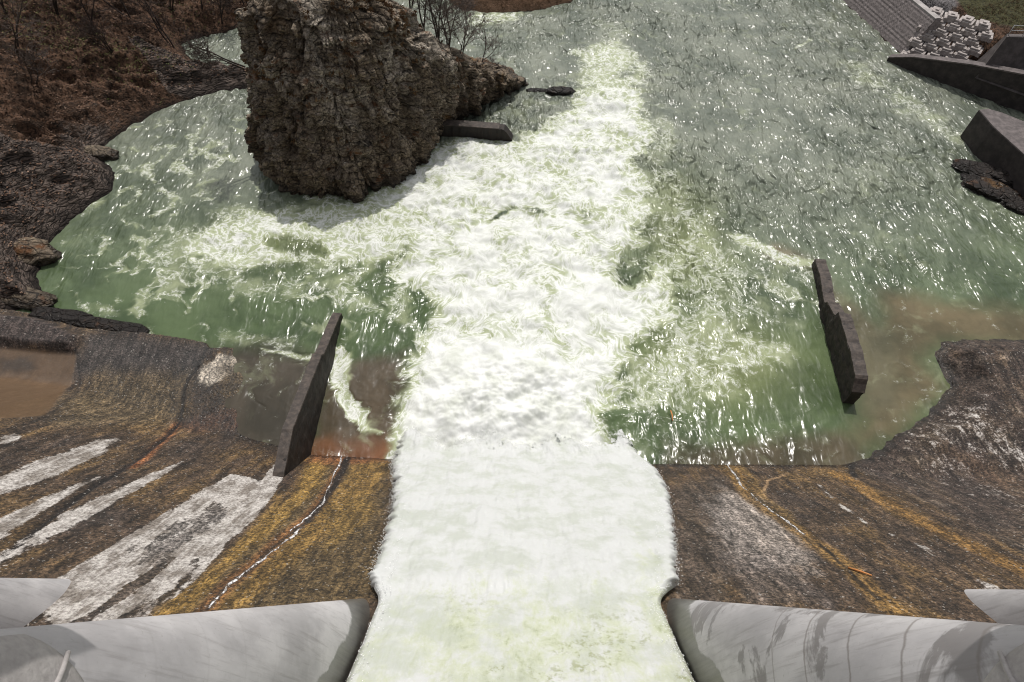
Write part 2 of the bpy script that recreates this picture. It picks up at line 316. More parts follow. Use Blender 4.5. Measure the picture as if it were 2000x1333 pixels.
def zs(X, Y, det=True):
    sl = zslope(X, Y)
    if det: sl = sl+.05*fb(X*.8, Y*.8, 3, 5)
    a = np.full(np.shape(X), -2.0)
    ds = sd(X, Y, SLAB); left = mix(.42, -.22, ss(-26, -19, X+(3.2*fb(X*.22, Y*.22, 4, 19) if det else 0))); 
    if det: left = left+.09*fb(X*.6, Y*.6, 5, 2)
    a = mix(a, left, ss(-.25, .05, ds))
    dc = sd(X, Y, CHUNK); a = a+np.clip(ss(-.1, .7, dc), 0, 1)*(.85+(.22*fb(X*.6, Y*.6, 4, 8) if det else 0))
    df = sd(X, Y, FLANK)
    if det: df = df+.35*fb(X*.8, Y*.8, 4, 33)
    fl = -.9+np.clip(df+.5, 0, 3)*.9+np.clip(df-2, 0, 30)*.16
    if det: fl = fl+.22*fb(X*.55, Y*.8, 5, 44)*ss(0, 2, df)
    a = np.where(df > -1.5, np.maximum(a, fl), a)
    return smax(sl, a, .8)
EDGE_Y = np.array([-12, 5.4, 6.3, 8, 11, 14, 16.5, 18, 23.5]); EDGE_L = np.array([-5.05, -5.15, -5.7, -5.95, -6.3, -7.0, -7.9, -8.2, -8.4]); EDGE_R = np.array([5.55, 5.75, 6.7, 7.4, 8.4, 9.3, 9.5, 8.9, 7.5])
BANK_PX = [(-260, 660), (-60, 625), (40, 605), (100, 612), (92, 590), (72, 548), (78, 515), (85, 490), (150, 420), (222, 372), (226, 338), (190, 305), (200, 292), (250, 250), (330, 208), (420, 182), (494, 168), (520, 158), (520, 142), (440, 139), (390, 130), (362, 104), (358, 88), (380, 76), (440, 66), (490, 48), (530, 30), (640, 6), (760, -12), (840, -14), (885, 8), (905, 22), (960, 27), (1050, 21), (1110, 6), (1150, -20)]
_b = PL(BANK_PX); BANK = np.array(list(_b)+[(30, 130), (30, 420), (-420, 420), (-420, -20), (-90, -10), (-70, 30)])
BANK = np.where(np.isfinite(BANK), BANK, 0)
RB = [(36, 420), (39, 130)]+list(PL([(1560, -70), (1643, 0)]))+[(47.2, 71.2), (47.6, 70.0)]+[(50.5, 66.6), (57.2, 60.4), (66, 52.3), (80, 44), (420, 40), (420, 420)]
RBANK = np.array(RB)
def zland(X, Y, det=True):
    n1 = fb(X*.13, Y*.13, 4, 1) if det else 0; n2 = fb(X*.6, Y*.6, 5, 7) if det else 0
    d = sd(X, Y, BANK)
    if det: d = d+1.1*fb(X*.22, Y*.22, 3, 61)*ss(0.2, 3, np.abs(d))+.3*fb(X*.9, Y*.9, 3, 21)
    west = ss(-22, -45, X)
    h = np.clip(d, 0, 1.3)*.9+np.clip(d-1.2, 0, 200)*mix(.12, .42, west)-np.clip(d-28, 0, 200)*.25*west
    strata = rg(X*.10+Y*.05, Y*.42-X*.13, 5, 31) if det else 0
    h = np.where(d > 0, h+(n1*2.4*ss(2, 12, d)*west+n2*1.0*ss(.3, 2, d)+strata*1.5*ss(.4, 2.5, d)*west), d*.8)
    d2 = sd(X, Y, RBANK)
    bx = np.clip((X-56)*.10, 0, 6); wB = np.exp(-((X-51)/6.)**2-((Y-72)/6.)**2)
    h2 = np.clip(d2+0., 0, .9)*.2+3.3*ss(1.6+3.2*wB, 3.6+6.5*wB, d2)+bx*ss(4, 14, d2)+n2*.35*ss(4, 6, d2)
    h2 = np.where(d2 > 0, h2, d2*.8)
    z = np.maximum(h, h2)
    return np.clip(z, -2.6, 60)
# ---------------------------------------------------------------- ground
def build_ground():
    xs = np.concatenate([np.linspace(-420, -100, 60)[:-1], np.linspace(-100, -72, 90)[:-1], np.linspace(-72, -12, 380)[:-1], np.linspace(-12, 40, 130)[:-1], np.linspace(40, 72, 170)[:-1], np.linspace(72, 420, 60)])
    ys = np.concatenate([np.linspace(-20, 22, 40)[:-1], np.linspace(22, 92, 440)[:-1], np.linspace(92, 130, 90)[:-1], np.linspace(130, 420, 60)])
    X, Y = np.meshgrid(xs, ys); Z = zland(X, Y)
    dl = sd(X, Y, BANK); dr = sd(X, Y, RBANK)
    near = (Y < 60)*1.
    rock = ss(6.5, 2.0, dl+1.5*fb(X*.3, Y*.3, 3, 3))*ss(-24, -28, X)*ss(66, 50, Y)
    slabrock = sd(X, Y, PL([(-80, 345), (60, 318), (190, 330), (228, 345), (228, 372), (150, 430), (60, 470), (-80, 470)], .6)); rock = np.maximum(rock*.62, ss(-.6, .6, slabrock)*1.2)
    spur = sd(X, Y, PL([(270, 118), (400, 128), (500, 135), (505, 172), (420, 184), (330, 190)], .5)); rock = np.maximum(rock, ss(-.5, .5, spur)*.8)
    green = np.zeros_like(X)
    for px, py, rr, a in ((20, 40, 5, .55), (100, 60, 5, .5), (190, 110, 5, .4), (260, 100, 4, .45), (380, 45, 4, .4), (60, 20, 4, .5), (215, 175, 2, .3)):
        x, y = P(px, py, 4); green += a*.55*np.exp(-((X-x)**2+(Y-y)**2)/rr**2)
    gx, gy = P(1990, 10, 5); green += 1.2*ss(0, 4, (Y-71)+(X-55)*.5+2*fb(X*.3, Y*.3, 3, 9))*(dr > 0)*(X > 54.5)+.35*ss(3, 6, dr)*(X > 52)
    gravel = ss(0, .8, sd(X, Y, np.array([(46.5, 73.5), (50.5, 72.5), (54.5, 75.5), (57, 84), (54, 110), (42, 110)])))*(dr > 1)
    farb = (X > -20)*(X < 40)*(dl > 0)
    me = grid('ground', X, Y, Z); attr(me, 'rock', np.clip(rock, 0, 1.3)); attr(me, 'green', np.clip(green, 0, 1.2)); attr(me, 'gravel', gravel); attr(me, 'farbrown', farb*.55)  # last mask tints the far bank brown
    tag(link('ground', me, M['ground']), kind='structure')
    return
# ---------------------------------------------------------------- river
def build_river():
    ny, nx = 980, 1250
    Yn = 14+ (np.linspace(0, 1, ny)**1.35)*86; Yn = np.concatenate([Yn, np.linspace(101, 420, 50)])
    s = np.linspace(-1, 1, nx); Y = np.repeat(Yn[:, None], nx, 1); X = s[None, :]*(31+.62*np.minimum(Y, 110)+np.maximum(Y-110, 0)*1.3)
    # flow directions, surveyed along the currents one sees
    cps = [((1000, 950), (1000, 700), 3), ((1000, 700), (1000, 500), 3), ((1080, 420), (1170, 230), 3), ((1180, 200), (1200, 90), 3), ((830, 450), (640, 430), 3), ((600, 440), (400, 480), 2), ((380, 480), (220, 430), 1.5),
           ((180, 430), (250, 300), 1.2), ((300, 270), (460, 180), 1.5), ((200, 560), (400, 620), 1), ((480, 600), (700, 600), 1), ((700, 640), (780, 560), 1.4), ((1330, 560), (1500, 640), 1.8), ((1520, 680), (1450, 800), 1.4),
           ((1440, 830), (1250, 800), 1.4), ((1220, 780), (1290, 640), 1.2), ((1300, 420), (1400, 540), 1), ((1900, 400), (1650, 200), 1.6), ((1850, 220), (1650, 90), 1.8), ((1700, 500), (1500, 250), 1.5), ((1500, 350), (1350, 100), 1.5),
           ((1950, 560), (1750, 430), 1.3), ((1700, 700), (1850, 620), .6), ((700, 800), (690, 680), .8), ((1000, 120), (1150, 30), 1.0), ((1350, 150), (1280, 10), 1.5)]
    gx = np.linspace(-125, 125, 420); gy = np.linspace(12, 115, 300); GX, GY = np.meshgrid(gx, gy)
    VX = np.zeros_like(GX); VY = np.zeros_like(GX); W = np.full_like(GX, 1e-4)
    for a, b, v in cps:
        A = np.array(P(*a)); B = np.array(P(*b)); m = (A+B)/2; d = (B-A)/np.linalg.norm(B-A)*v
        w = np.exp(-((GX-m[0])**2+(GY-m[1])**2)/(6.0+.06*m[1])**2)+1e-5; VX += w*d[0]; VY += w*d[1]; W += w
    VX /= W; VY /= W
    e = .05
    def psi(x, y): return 1.7*fb(x*.20, y*.20, 2, 71)/.20*.55+.9*pn(x*.62, y*.62, 77)/.62*.6
    turb = np.zeros_like(GX)+.35
    cx, cy = P(1000, 600); turb += .9*np.exp(-(((GX-cx)/20)**2+((GY-cy)/14)**2))
    CX = (psi(GX, GY+e)-psi(GX, GY-e))/(2*e); CY = -(psi(GX+e, GY)-psi(GX-e, GY))/(2*e)
    VX += CX*turb; VY += CY*turb
    def samp(G, x, y):
        u = np.clip((x-gx[0])/(gx[1]-gx[0]), 0, len(gx)-1.001); v = np.clip((y-gy[0])/(gy[1]-gy[0]), 0, len(gy)-1.001)
        i = u.astype(int); j = v.astype(int); a = u-i; b = v-j
        return (G[j, i]*(1-a)+G[j, i+1]*a)*(1-b)+(G[j+1, i]*(1-a)+G[j+1, i+1]*a)*b
    wx, wy = X.copy(), Y.copy()
    for k in range(14):
        vx = samp(VX, wx, wy); vy = samp(VY, wx, wy); wx = wx-vx*.027; wy = wy-vy*.027
    # foam zones
    f = np.full(X.shape, .06)
    dn = 1.3*fb(X*.25, Y*.25, 4, 51)+.8*fb(wx*.7, wy*.7, 3, 52)
    Z_ = [([(770, 960), (762, 880), (795, 780), (812, 720), (838, 650), (840, 600), (800, 560), (760, 530), (780, 490), (800, 430), (760, 400), (850, 290), (900, 275), (1010, 280), (1090, 235), (1140, 190), (1180, 170), (1250, 170), (1260, 260), (1240, 330), (1260, 400), (1250, 470), (1290, 540), (1320, 590), (1280, 640), (1220, 690), (1200, 760), (1160, 840), (1200, 900), (1300, 960)], 1.0, 1.5, 2.0),
          ([(1290, 960), (1130, 850), (1180, 790), (1210, 690), (1300, 600), (1000, 420), (840, 430), (850, 620), (800, 780), (760, 960)], 1.15, .4, 1.6),
          ([(1310, 970), (1190, 880), (1150, 800), (1130, 740), (1000, 650), (880, 660), (800, 780), (750, 960)], 1.55, .5, 2.),
          ([(470, 420), (560, 405), (650, 398), (720, 385), (800, 330), (860, 290), (860, 500), (760, 510), (650, 520), (590, 505), (540, 520), (440, 530), (360, 500), (380, 455)], .78, 1.2, 1.8),
          ([(290, 520), (340, 440), (450, 400), (560, 390), (520, 420), (500, 520), (640, 560), (560, 600), (420, 560), (330, 570)], .36, 1.5, 2.),
          ([(640, 540), (760, 500), (840, 600), (830, 690), (800, 650), (720, 620), (640, 600)], .40, .8, 1.2),
          ([(1120, 200), (1135, 110), (1170, 75), (1220, 75), (1250, 130), (1270, 220)], .62, 2.2, 3.5),
          ([(1160, 90), (1150, 40), (1240, 50), (1240, 100)], .3, 1, 3.),
          ([(1215, 700), (1290, 640), (1400, 590), (1470, 640), (1540, 690), (1480, 745), (1400, 770), (1330, 800), (1230, 800), (1200, 760)], .43, 1.6, 2.),
          ([(1230, 280), (1300, 300), (1380, 420), (1430, 500), (1560, 640), (1450, 660), (1330, 600), (1260, 480)], .35, 1.8, 2.4),
          ([(1270, 160), (1330, 240), (1330, 330), (1240, 300)], .36, 2, 3.),
          ([(1150, 800), (1250, 790), (1400, 820), (1430, 900), (1300, 930), (1220, 900)], .24, 1., 1.5),
          ([(650, 690), (668, 680), (672, 730), (692, 790), (720, 830), (760, 845), (755, 855), (715, 845), (680, 815), (660, 750)], .85, 1.0, .5),
          ([(1640, 110), (1700, 130), (1880, 240), (1905, 260), (1860, 290), (1760, 220), (1650, 150)], .33, 1.8, 2.2),
          ([(1545, 98), (1580, 74), (1586, 80), (1556, 99)], .6, .3, .5),
          ([(900, 22), (1020, 22), (1010, 45), (920, 55)], .5, 1., 1.),
          ([(505, 680), (620, 694), (610, 706), (520, 690)], .5, .2, .3),
          ([(905, 240), (960, 200), (1030, 190), (1090, 200), (1060, 240), (1000, 262)], .26, .6, 1.),
          ([(150, 590), (230, 590), (230, 615), (160, 615)], .4, .5, .8),
          ([(430, 640), (600, 660), (580, 690), (430, 670)], .3, .5, .8),
          ([(1395, 452), (1470, 466), (1540, 494), (1592, 512), (1588, 524), (1520, 512), (1450, 488)], .62, .7, .6),
          ([(1560, 575), (1610, 590), (1600, 600), (1540, 585)], .6, .4, .4), ([(1480, 540), (1560, 560), (1600, 590), (1590, 600), (1500, 570)], .45, .6, .6),
          ([(200, 340), (240, 330), (200, 400), (150, 430)], .3, .5, 1.),
          ([(1390, 450), (1520, 480), (1600, 515), (1590, 560), (1500, 560), (1420, 520)], .3, .8, 1.2),
          ([(590, 380), (700, 388), (770, 352), (840, 300), (850, 262), (870, 300), (790, 380), (700, 410), (600, 400)], .55, .5, .8),
          ([(95, 420), (480, 180), (500, 300), (540, 400), (300, 500), (120, 560)], .10, 0, 2.)]
    for poly, a, nz, soft in Z_:
        d = sd(X, Y, PL(poly))+dn*nz; f = np.maximum(f, a*ss(-soft, soft*.8, d))
    f = f+.10*fb(X*.15, Y*.15, 3, 91)
    vein = rg(wx*.30, wy*.30, 3, 97)+.5*fb(X*.12, Y*.12, 3, 98); f = np.maximum(f, ss(.45, .85, vein)*mix(.22, .42, ss(-9, -16, X)*ss(66, 50, Y)*ss(26, 32, Y)))
    core = ss(.6, 1.0, f); f = f+core*(.42*fb(wx*.16, wy*.16, 3, 92)+.30*fb(wx*.45, wy*.45, 3, 93)-.05)*ss(19, 27, Y)
    for poly, a, nz, soft in (([(1195, 505), (1225, 480), (1262, 490), (1272, 545), (1240, 570), (1205, 560)], -.62, .7, .8), ([(950, 436), (970, 414), (1005, 402), (1050, 404), (1085, 425), (1050, 416), (1000, 414), (975, 428)], -.75, .25, .35),
                              ([(520, 470), (560, 458), (620, 475), (640, 500), (590, 495), (530, 492)], -.55, .8, .8), ([(1130, 400), (1180, 410), (1170, 440), (1135, 430)], -.4, .8, .8), ([(820, 560), (850, 590), (830, 640), (805, 600)], -.5, .6, .8),
                              ([(700, 560), (760, 500), (790, 520), (740, 600)], -.35, .8, .8), ([(1050, 540), (1085, 530), (1080, 580), (1050, 570)], -.35, .6, .7), ([(1080, 640), (1110, 630), (1120, 700), (1095, 700)], -.35, .5, .7)):
        d = sd(X, Y, PL(poly))+dn*nz; f = f+a*ss(-soft, soft, d)
    # colours
    deep = np.array([.076, .108, .052]); grey = np.array([.165, .178, .148]); brown = np.array([.13, .105, .062]); murk = np.array([.085, .070, .045]); pale = np.array([.19, .205, .17])
    up = ss(28, 62, Y)[..., None]; col = deep*(1-up)+grey*up  # greyer with distance: sky reflection put into the colour
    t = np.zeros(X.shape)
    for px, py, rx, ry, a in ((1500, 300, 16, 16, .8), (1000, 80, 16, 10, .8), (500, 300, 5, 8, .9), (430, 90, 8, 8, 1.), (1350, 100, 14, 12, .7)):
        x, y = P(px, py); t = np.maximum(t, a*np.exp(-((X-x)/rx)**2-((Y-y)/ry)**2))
    col = mix(col, pale, t[..., None])  # pale patches: reflected sky painted into the water colour
    yel = np.zeros(X.shape)
    for px, py, rx, ry, a in ((1400, 700, 6, 4, 1.), (1330, 450, 4, 8, .8), (600, 470, 8, 3, .6)):
        x, y = P(px, py); yel = np.maximum(yel, a*np.exp(-((X-x)/rx)**2-((Y-y)/ry)**2))
    col = mix(col, np.array([.15, .17, .07]), yel[..., None])
    bn = 1.0*fb(X*.3, Y*.3, 4, 14)
    for poly, c, soft in (([(1730, 570), (1850, 590), (2100, 620), (2100, 680), (1830, 670), (1800, 700), (1850, 760), (1750, 850), (1650, 890), (1700, 790), (1720, 700), (1720, 620)], brown, 1.6),
                          ([(1300, 870), (1640, 850), (1700, 900), (1640, 940), (1300, 950)], murk, 1.),
                          ([(400, 680), (500, 672), (625, 695), (620, 780), (590, 900), (430, 880), (390, 760)], np.array([.060, .050, .038]), 1.4),
                          ([(640, 720), (790, 690), (800, 760), (770, 900), (600, 900), (620, 800)], np.array([.085, .065, .045]), 1.),
                          ([(600, 862), (770, 862), (770, 920), (595, 920)], np.array([.16, .075, .04]), .8),
                          ([(1510, 478), (1590, 512), (1585, 530), (1500, 500)], np.array([.15, .12, .08]), 1.),
                          ([(1600, 540), (1750, 650), (1760, 800), (1690, 800), (1640, 640)], np.array([.105, .095, .06]), 1.3)):
        d = sd(X, Y, PL(poly))+bn; col = mix(col, c, ss(-soft, soft, d)[..., None])
    # heights
    rough = np.clip(f, 0, 1)
    rip = 0; nk = 3
    vx = samp(VX, X, Y); vy = samp(VY, X, Y); L = np.sqrt(vx**2+vy**2)+1e-3; dx, dy = vx/L, vy/L
    for k in range(-nk//2, nk//2+1):
        q_ = fb((X+dx*k*.15)*.62, (Y+dy*k*.15)*.62, 2, 41); rip = rip+.8-2.0*np.sqrt(q_*q_+.03)
    rip = rip/(nk+1)
    rip2 = fb(wx*1.5, wy*1.5, 1, 43); sw = fb(X*.35, Y*.35, 3, 45)
    calmL = ss(-8, -16, X)*ss(70, 40, Y)
    amp = mix(.22, .085, calmL)*(.5+.8*ss(-.35, .45, fb(X*.07, Y*.10, 3, 99)))*mix(.24, 1, ss(24, 42, Y-.25*np.maximum(X-18, 0))); amp = amp*(1-.75*ss(-.5, 1.0, sd(X, Y, PL([(420, 680), (620, 690), (800, 700), (780, 900), (420, 870)]))))
    amp = amp*(1-.94*ss(-1, 2, sd(X, Y, PL([(1720, 560), (2000, 600), (2000, 660), (1830, 680), (1840, 760), (1650, 900), (1690, 700)]))))
    Z = amp*(rip*.9+.25*rip2)+mix(.04, .10, ss(26, 38, Y))*sw
    lump = fb(X*.30, Y*.30, 3, 47, .5)*1.6
    Z = Z+rough**1.3*(.45*lump+.05*fb(wx*1.1, wy*1.1, 2, 49, .5))
    bx = np.exp(-((X-.3)/7.4)**2-((Y-23.0)/3.2)**2); Z = Z+bx*(.75+1.0*fb(X*.28, Y*.4, 4, 83)+.35*fb(X*1.1, Y*1.1, 3, 84))+.35*np.exp(-((X-2)/9)**2-((Y-30)/7)**2)
    Yb = np.minimum(16.0+1.6*fb(X*.22, X*0+4, 3, 85)+.7*fb(X*.9, Y*.6, 3, 86), 17.3); Z = Z-2.2*ss(.1, 1.6, Yb-Y)
    me = grid('river', X, Y, Z); attr(me, 'warp', np.stack([wx, wy, Z*.3], -1), 'FLOAT_VECTOR'); attr(me, 'foam', f); attr(me, 'wcol', col, 'FLOAT_COLOR'); attr(me, 'calm', calmL); attr(me, 'chop', np.clip(amp/.20, .04, 1.2))
    tag(link('river_water', me, M['water']), kind='structure')
# ---------------------------------------------------------------- spillway face
def build_apron():
    xs = np.concatenate([np.linspace(-90, -42, 120)[:-1], np.linspace(-42, 44, 760)[:-1], np.linspace(44, 90, 100)]); ys = np.concatenate([np.linspace(-10, 0, 30)[:-1], np.linspace(0, 38, 330)])
    X, Y = np.meshgrid(xs, ys); Z = zs(X, Y)
    f0 = lambda x, y: zs(x, y, False)
    n = fb(X*.9, Y*.9, 5, 3, .6); nst = fb(X*1.6, Y*.25, 5, 5, .6); nb = fb(X*.3, Y*.3, 4, 6)
    base = np.array([.062, .041, .026]); oc = np.array([.140, .086, .034]); gy = np.array([.42, .38, .35]); dk = np.array([.028, .022, .02])
    col = mix(base, oc, ss(-.1, .55, nb+nst*.7)[..., None]*.75); peb = np.ones(X.shape); wet = np.zeros(X.shape)
    col = mix(col, dk*1.4, (ss(.05, .5, -nb+n*.4))[..., None]*.6)
    slope = ss(0, 2.5, ytoe(X)-Y)
    def area(pts, c, soft=.3, w=.4, wn=.5, k=1.0, nz=None):
        nonlocal col
        d = sd(X, Y, HL(pts, f0))+(n if nz is None else nz)*w+nst*wn; a = ss(-soft, soft, d)*k; col = mix(col, c, a[..., None]); return a
    lime = np.zeros(X.shape)
    def limes(pts, soft=.35, w=.3, wn=.4, k=1.0):
        nonlocal lime
        d = sd(X, Y, HL(pts, f0))+n*w+nst*wn; lime = np.maximum(lime, ss(-soft, soft, d)*k)
    def line(pts, c, w, soft, k=1.0, jit=.15):
        nonlocal col
        pl = HL(pts, f0); d = ld(X+jit*fb(X*.7, Y*.7, 3, 8), Y, pl); a = ss(w+soft, w, d)*k; col = mix(col, c, a[..., None]); return a
    # left slab
    area([(170, 650), (400, 672), (405, 690), (385, 740), (130, 735), (150, 700)], np.array([.055, .045, .04]), .8, .6, .2)
    area([(190, 730), (370, 730), (350, 820), (120, 830), (100, 780)], np.array([.13, .095, .052]), 1.2, .8, .3, .75)
    a = area([(-100, 672), (0, 680), (150, 692), (130, 760), (92, 812), (0, 818), (-100, 810)], np.array([.125, .080, .047]), .15, .12, 0); peb *= 1-.85*a; wet = np.maximum(wet, a*.75)
    area([(0, 700), (60, 698), (70, 720), (0, 730)], np.array([.05, .042, .035]), .4, .5, .2, .7)
    area([(-60, 612), (75, 622), (150, 655), (150, 690), (-60, 670)], np.array([.05, .038, .034]), .4, .3, .3)
    area([(385, 748), (395, 712), (430, 694), (480, 700), (470, 716), (440, 735), (420, 752)], np.array([.62, .54, .44]), .12, .6, .1)
    area([(440, 705), (540, 705), (545, 760), (470, 790), (430, 760)], np.array([.18, .125, .06]), .8, .8, .3, .7)
    area([(345, 825), (450, 800), (520, 800), (520, 830), (380, 840)], np.array([.17, .085, .05]), .7, .6, .3, .7)
    # white lime streaks
    for p_, k in (([(-60, 960), (0, 937), (100, 893), (190, 860), (235, 858), (205, 885), (120, 925), (0, 968), (-60, 995)], .9),
                  ([(-60, 1045), (0, 1012), (120, 958), (200, 928), (160, 958), (60, 1015), (0, 1062), (-60, 1100)], .75),
                  ([(-60, 1115), (0, 1085), (130, 1002), (250, 946), (355, 902), (340, 916), (255, 963), (130, 1033), (0, 1108), (-60, 1145)], .95),
                  ([(60, 1160), (230, 1060), (330, 1000), (400, 952), (450, 925), (500, 935), (535, 962), (500, 1010), (445, 1062), (392, 1130), (350, 1170), (290, 1215), (100, 1235)], .95),
                  ([(0, 885), (0, 850), (40, 845), (30, 862)], .8)):
        limes(p_, .35, .3, .3, k)
    def limel(pts, w, k=1.0, jit=.3):
        nonlocal lime
        d = ld(X+jit*fb(X*.7, Y*.7, 3, 8), Y, HL(pts, f0))-w*n*2-w*1.5*nst; lime = np.maximum(lime, ss(w*2.2, -w, d)*k)
    dkp = np.array([.06, .048, .04]); _area = area
    def area(pts, c, soft=.3, w=.4, wn=.5, k=1.0):
        nonlocal lime
        a = _area(pts, c, soft, w, wn, k)
        lime = lime*(1-a*.95); return a
    area([(90, 1240), (200, 1182), (260, 1135), (330, 1085), (345, 1090), (270, 1155), (150, 1240)], dkp, .12, .2, .2, .9)
    area([(310, 1065), (350, 1050), (380, 1055), (330, 1085)], dkp, .15, .5, .2, .8)
    area([(200, 1220), (330, 1150), (390, 1090), (400, 1100), (330, 1180), (260, 1235)], dkp, .2, .7, .3, .6)
    area([(250, 1080), (330, 1030), (420, 980), (470, 985), (380, 1060), (290, 1110)], np.array([.24, .22, .205]), .4, .9, .4, .6)
    limes([(495, 962), (528, 915), (552, 885), (556, 925), (540, 958), (500, 1010)], .2, .2, .1, .9)
    limes([(1385, 975), (1430, 955), (1480, 975), (1520, 1010), (1560, 1050), (1590, 1110), (1540, 1120), (1480, 1110), (1430, 1100), (1400, 1040)], .9, 1.2, .8, .56); limes([(1400, 1090), (1480, 1080), (1560, 1110), (1620, 1180), (1460, 1175)], .8, 1.2, .9, .42); limes([(1700, 830), (1900, 760), (2100, 900), (2100, 1050), (1850, 950)], 3, 2.5, 1.5, .40); limes([(1310, 950), (1400, 940), (1400, 990), (1310, 1000)], .8, .8, 1., .4)
    # ochre leak
    O1 = [(600, 893), (765, 890), (755, 1000), (735, 1172), (600, 1190), (330, 1215), (440, 1110), (545, 985), (590, 930)]
    area(O1, np.array([.085, .058, .026]), .5, .3, .3, .9)
    for p_, c in (([(600, 893), (645, 893), (630, 940), (590, 985), (540, 1030), (430, 1120), (370, 1190), (300, 1210), (420, 1100), (520, 1010), (570, 940)], (.215, .130, .034)),
                  ([(690, 900), (760, 895), (740, 960), (640, 1050), (560, 1110), (480, 1190), (400, 1200), (520, 1100), (610, 1010), (680, 930)], (.175, .105, .030)),
                  ([(640, 1000), (720, 960), (740, 1000), (640, 1080)], (.16, .10, .03))):
        area(p_, np.array(c), .35, .3, .7, .85)
    area([(598, 850), (765, 850), (770, 898), (690, 905), (600, 905)], np.array([.19, .075, .03]), .5, .8, .4, .8)
    area([(560, 905), (600, 905), (580, 960), (545, 990)], np.array([.05, .03, .02]), .3, .2, .2, .7)  # dark patch: divider wall's shadow on the slope painted in
    line([(345, 828), (308, 870), (262, 912)], np.array([.25, .095, .035]), .06, .35, .8)
    line([(-40, 1110), (0, 1092), (87, 1020), (175, 957), (245, 914), (308, 867), (345, 828)], np.array([.013, .010, .009]), .09, .14, .95)
    line([(345, 828), (362, 745), (385, 715), (405, 680)], np.array([.015, .012, .01]), .06, .12, .9); line([(310, 790), (335, 730), (385, 705)], np.array([.02, .016, .012]), .03, .1, .8, .5)
    line([(0, 875), (60, 828), (110, 800), (150, 690)], np.array([.02, .015, .012]), .05, .15, .7)
    line([(60, 822), (180, 816), (280, 800)], np.array([.02, .016, .012]), .05, .4, .5)
    line([(340, 1010), (430, 985), (300, 1100), (200, 1140)], np.array([.12, .1, .09]), .02, .08, .5)
    line([(672, 885), (655, 935), (625, 985), (600, 1012), (560, 1045), (520, 1080), (455, 1135), (395, 1200)], np.array([.22, .085, .025]), .10, .5, .5)
    line([(680, 895), (652, 950), (622, 995), (600, 1018)], np.array([.012, .009, .008]), .16, .2, .95); wet = np.maximum(wet, line([(600, 1018), (560, 1050), (500, 1100), (450, 1140), (395, 1200)], np.array([.02, .015, .012]), .05, .15, .8))
    # right side
    area([(1325, 945), (1420, 930), (1420, 1190), (1300, 1185)], np.array([.062, .048, .038]), .5, .4, .3, .7)
    area([(1385, 975), (1430, 955), (1480, 975), (1520, 1010), (1560, 1050), (1590, 1110), (1540, 1120), (1480, 1110), (1430, 1100), (1400, 1040)], np.array([.27, .235, .21]), .7, 1.1, .7, .75)
    area([(1400, 1090), (1480, 1080), (1560, 1110), (1600, 1180), (1460, 1175)], np.array([.12, .10, .09]), .6, 1.1, .7, .6)
    line([(1425, 915), (1470, 975), (1530, 1020), (1580, 1052), (1660, 1110), (1740, 1185), (1790, 1225)], np.array([.20, .115, .035]), .25, .5, .8, .3)
    line([(1535, 925), (1500, 940), (1492, 962), (1505, 980)], np.array([.34, .22, .12]), .03, .10, .8, .3); line([(1445, 915), (1500, 975), (1560, 1030)], np.array([.18, .11, .035]), .05, .45, .6, .5)
    line([(1600, 1062), (1650, 1110), (1720, 1170)], np.array([.012, .01, .008]), .06, .10, .9, .3)
    wet = np.maximum(wet, line([(1430, 920), (1470, 965), (1530, 1015), (1580, 1055)], np.array([.05, .03, .015]), .06, .14, .7, .3))
    limel([(1598, 948), (1640, 985), (1690, 1020), (1740, 1045)], .18, .7)
    limel([(1785, 1065), (1840, 1090), (1900, 1130), (1940, 1156)], .22, .62, .5)
    line([(1640, 928), (1700, 965), (1800, 1020), (1900, 1068), (2050, 1140)], np.array([.19, .105, .032]), .3, .55, .85, .2)
    line([(1660, 880), (1662, 905), (1668, 930)], np.array([.012, .01, .01]), .12, .2, .9)
    area([(1850, 870), (2100, 960), (2100, 1010), (1900, 930)], np.array([.19, .10, .04]), 1.2, 1., .6, .6)
    dF = sd(X, Y, FLANK); fl = ss(0, .8, dF)
    col = mix(col, mix(np.array([.045, .034, .03]), np.array([.17, .135, .105]), ss(0, .7, n+.4*nb)[..., None]), (fl*.7)[..., None])
    # submerged/damp rim
    damp = ss(.75, .05, Z); col = mix(col, col*.42, damp[..., None]); wet = np.maximum(wet, damp*.8)
    wet = np.maximum(wet, .45*ss(.3, .8, -nb)*slope)
    Z = Z-.12*ss(.2, .03, ld(X, Y, HL([(-40, 1110), (0, 1092), (87, 1020), (175, 957), (245, 914), (308, 867), (345, 828), (362, 745), (385, 715)], f0)))
    me = grid('spillway', X, Y, Z); attr(me, 'col', np.clip(col, 0, 1), 'FLOAT_COLOR'); attr(me, 'wet', wet); attr(me, 'peb', peb); attr(me, 'lime', lime)
    o = link('spillway', me, M['apron']); tag(o, 'dark brown pebbly concrete spillway face with white lime and ochre rust streaks', 'dam')
    # thin water trickles running down the leaks
    def trickle(pts, w, label):
        pl = HL(pts, f0); T = []
        for i in range(len(pl)-1):
            for k in range(10): T.append(pl[i]+(pl[i+1]-pl[i])*k/10)
        T = np.array(T); s = np.arange(len(T)); T[:, 0] += .16*fb(s*.25, s*0+3., 3, 12)
        ww = w*np.clip(.45+1.7*fb(s*.23, s*0+9., 4, 15, .7), .03, 1.5)
        xa = np.stack([T[:, 0]-ww, T[:, 0]-ww*.3, T[:, 0]+ww*.3, T[:, 0]+ww], 1); ya = np.repeat(T[:, 1:2], 4, 1); za = zs(xa, ya)+np.array([.0, .05, .05, .0])+.012
        me = grid('trickle', xa, ya, za); tag(link('water_trickle', me, M['trickle']), label, 'trickle')
    trickle([(672, 880), (655, 925), (628, 985), (602, 1012), (560, 1042)], .085, 'white trickle of water in the rusty crack right of the left divider wall')
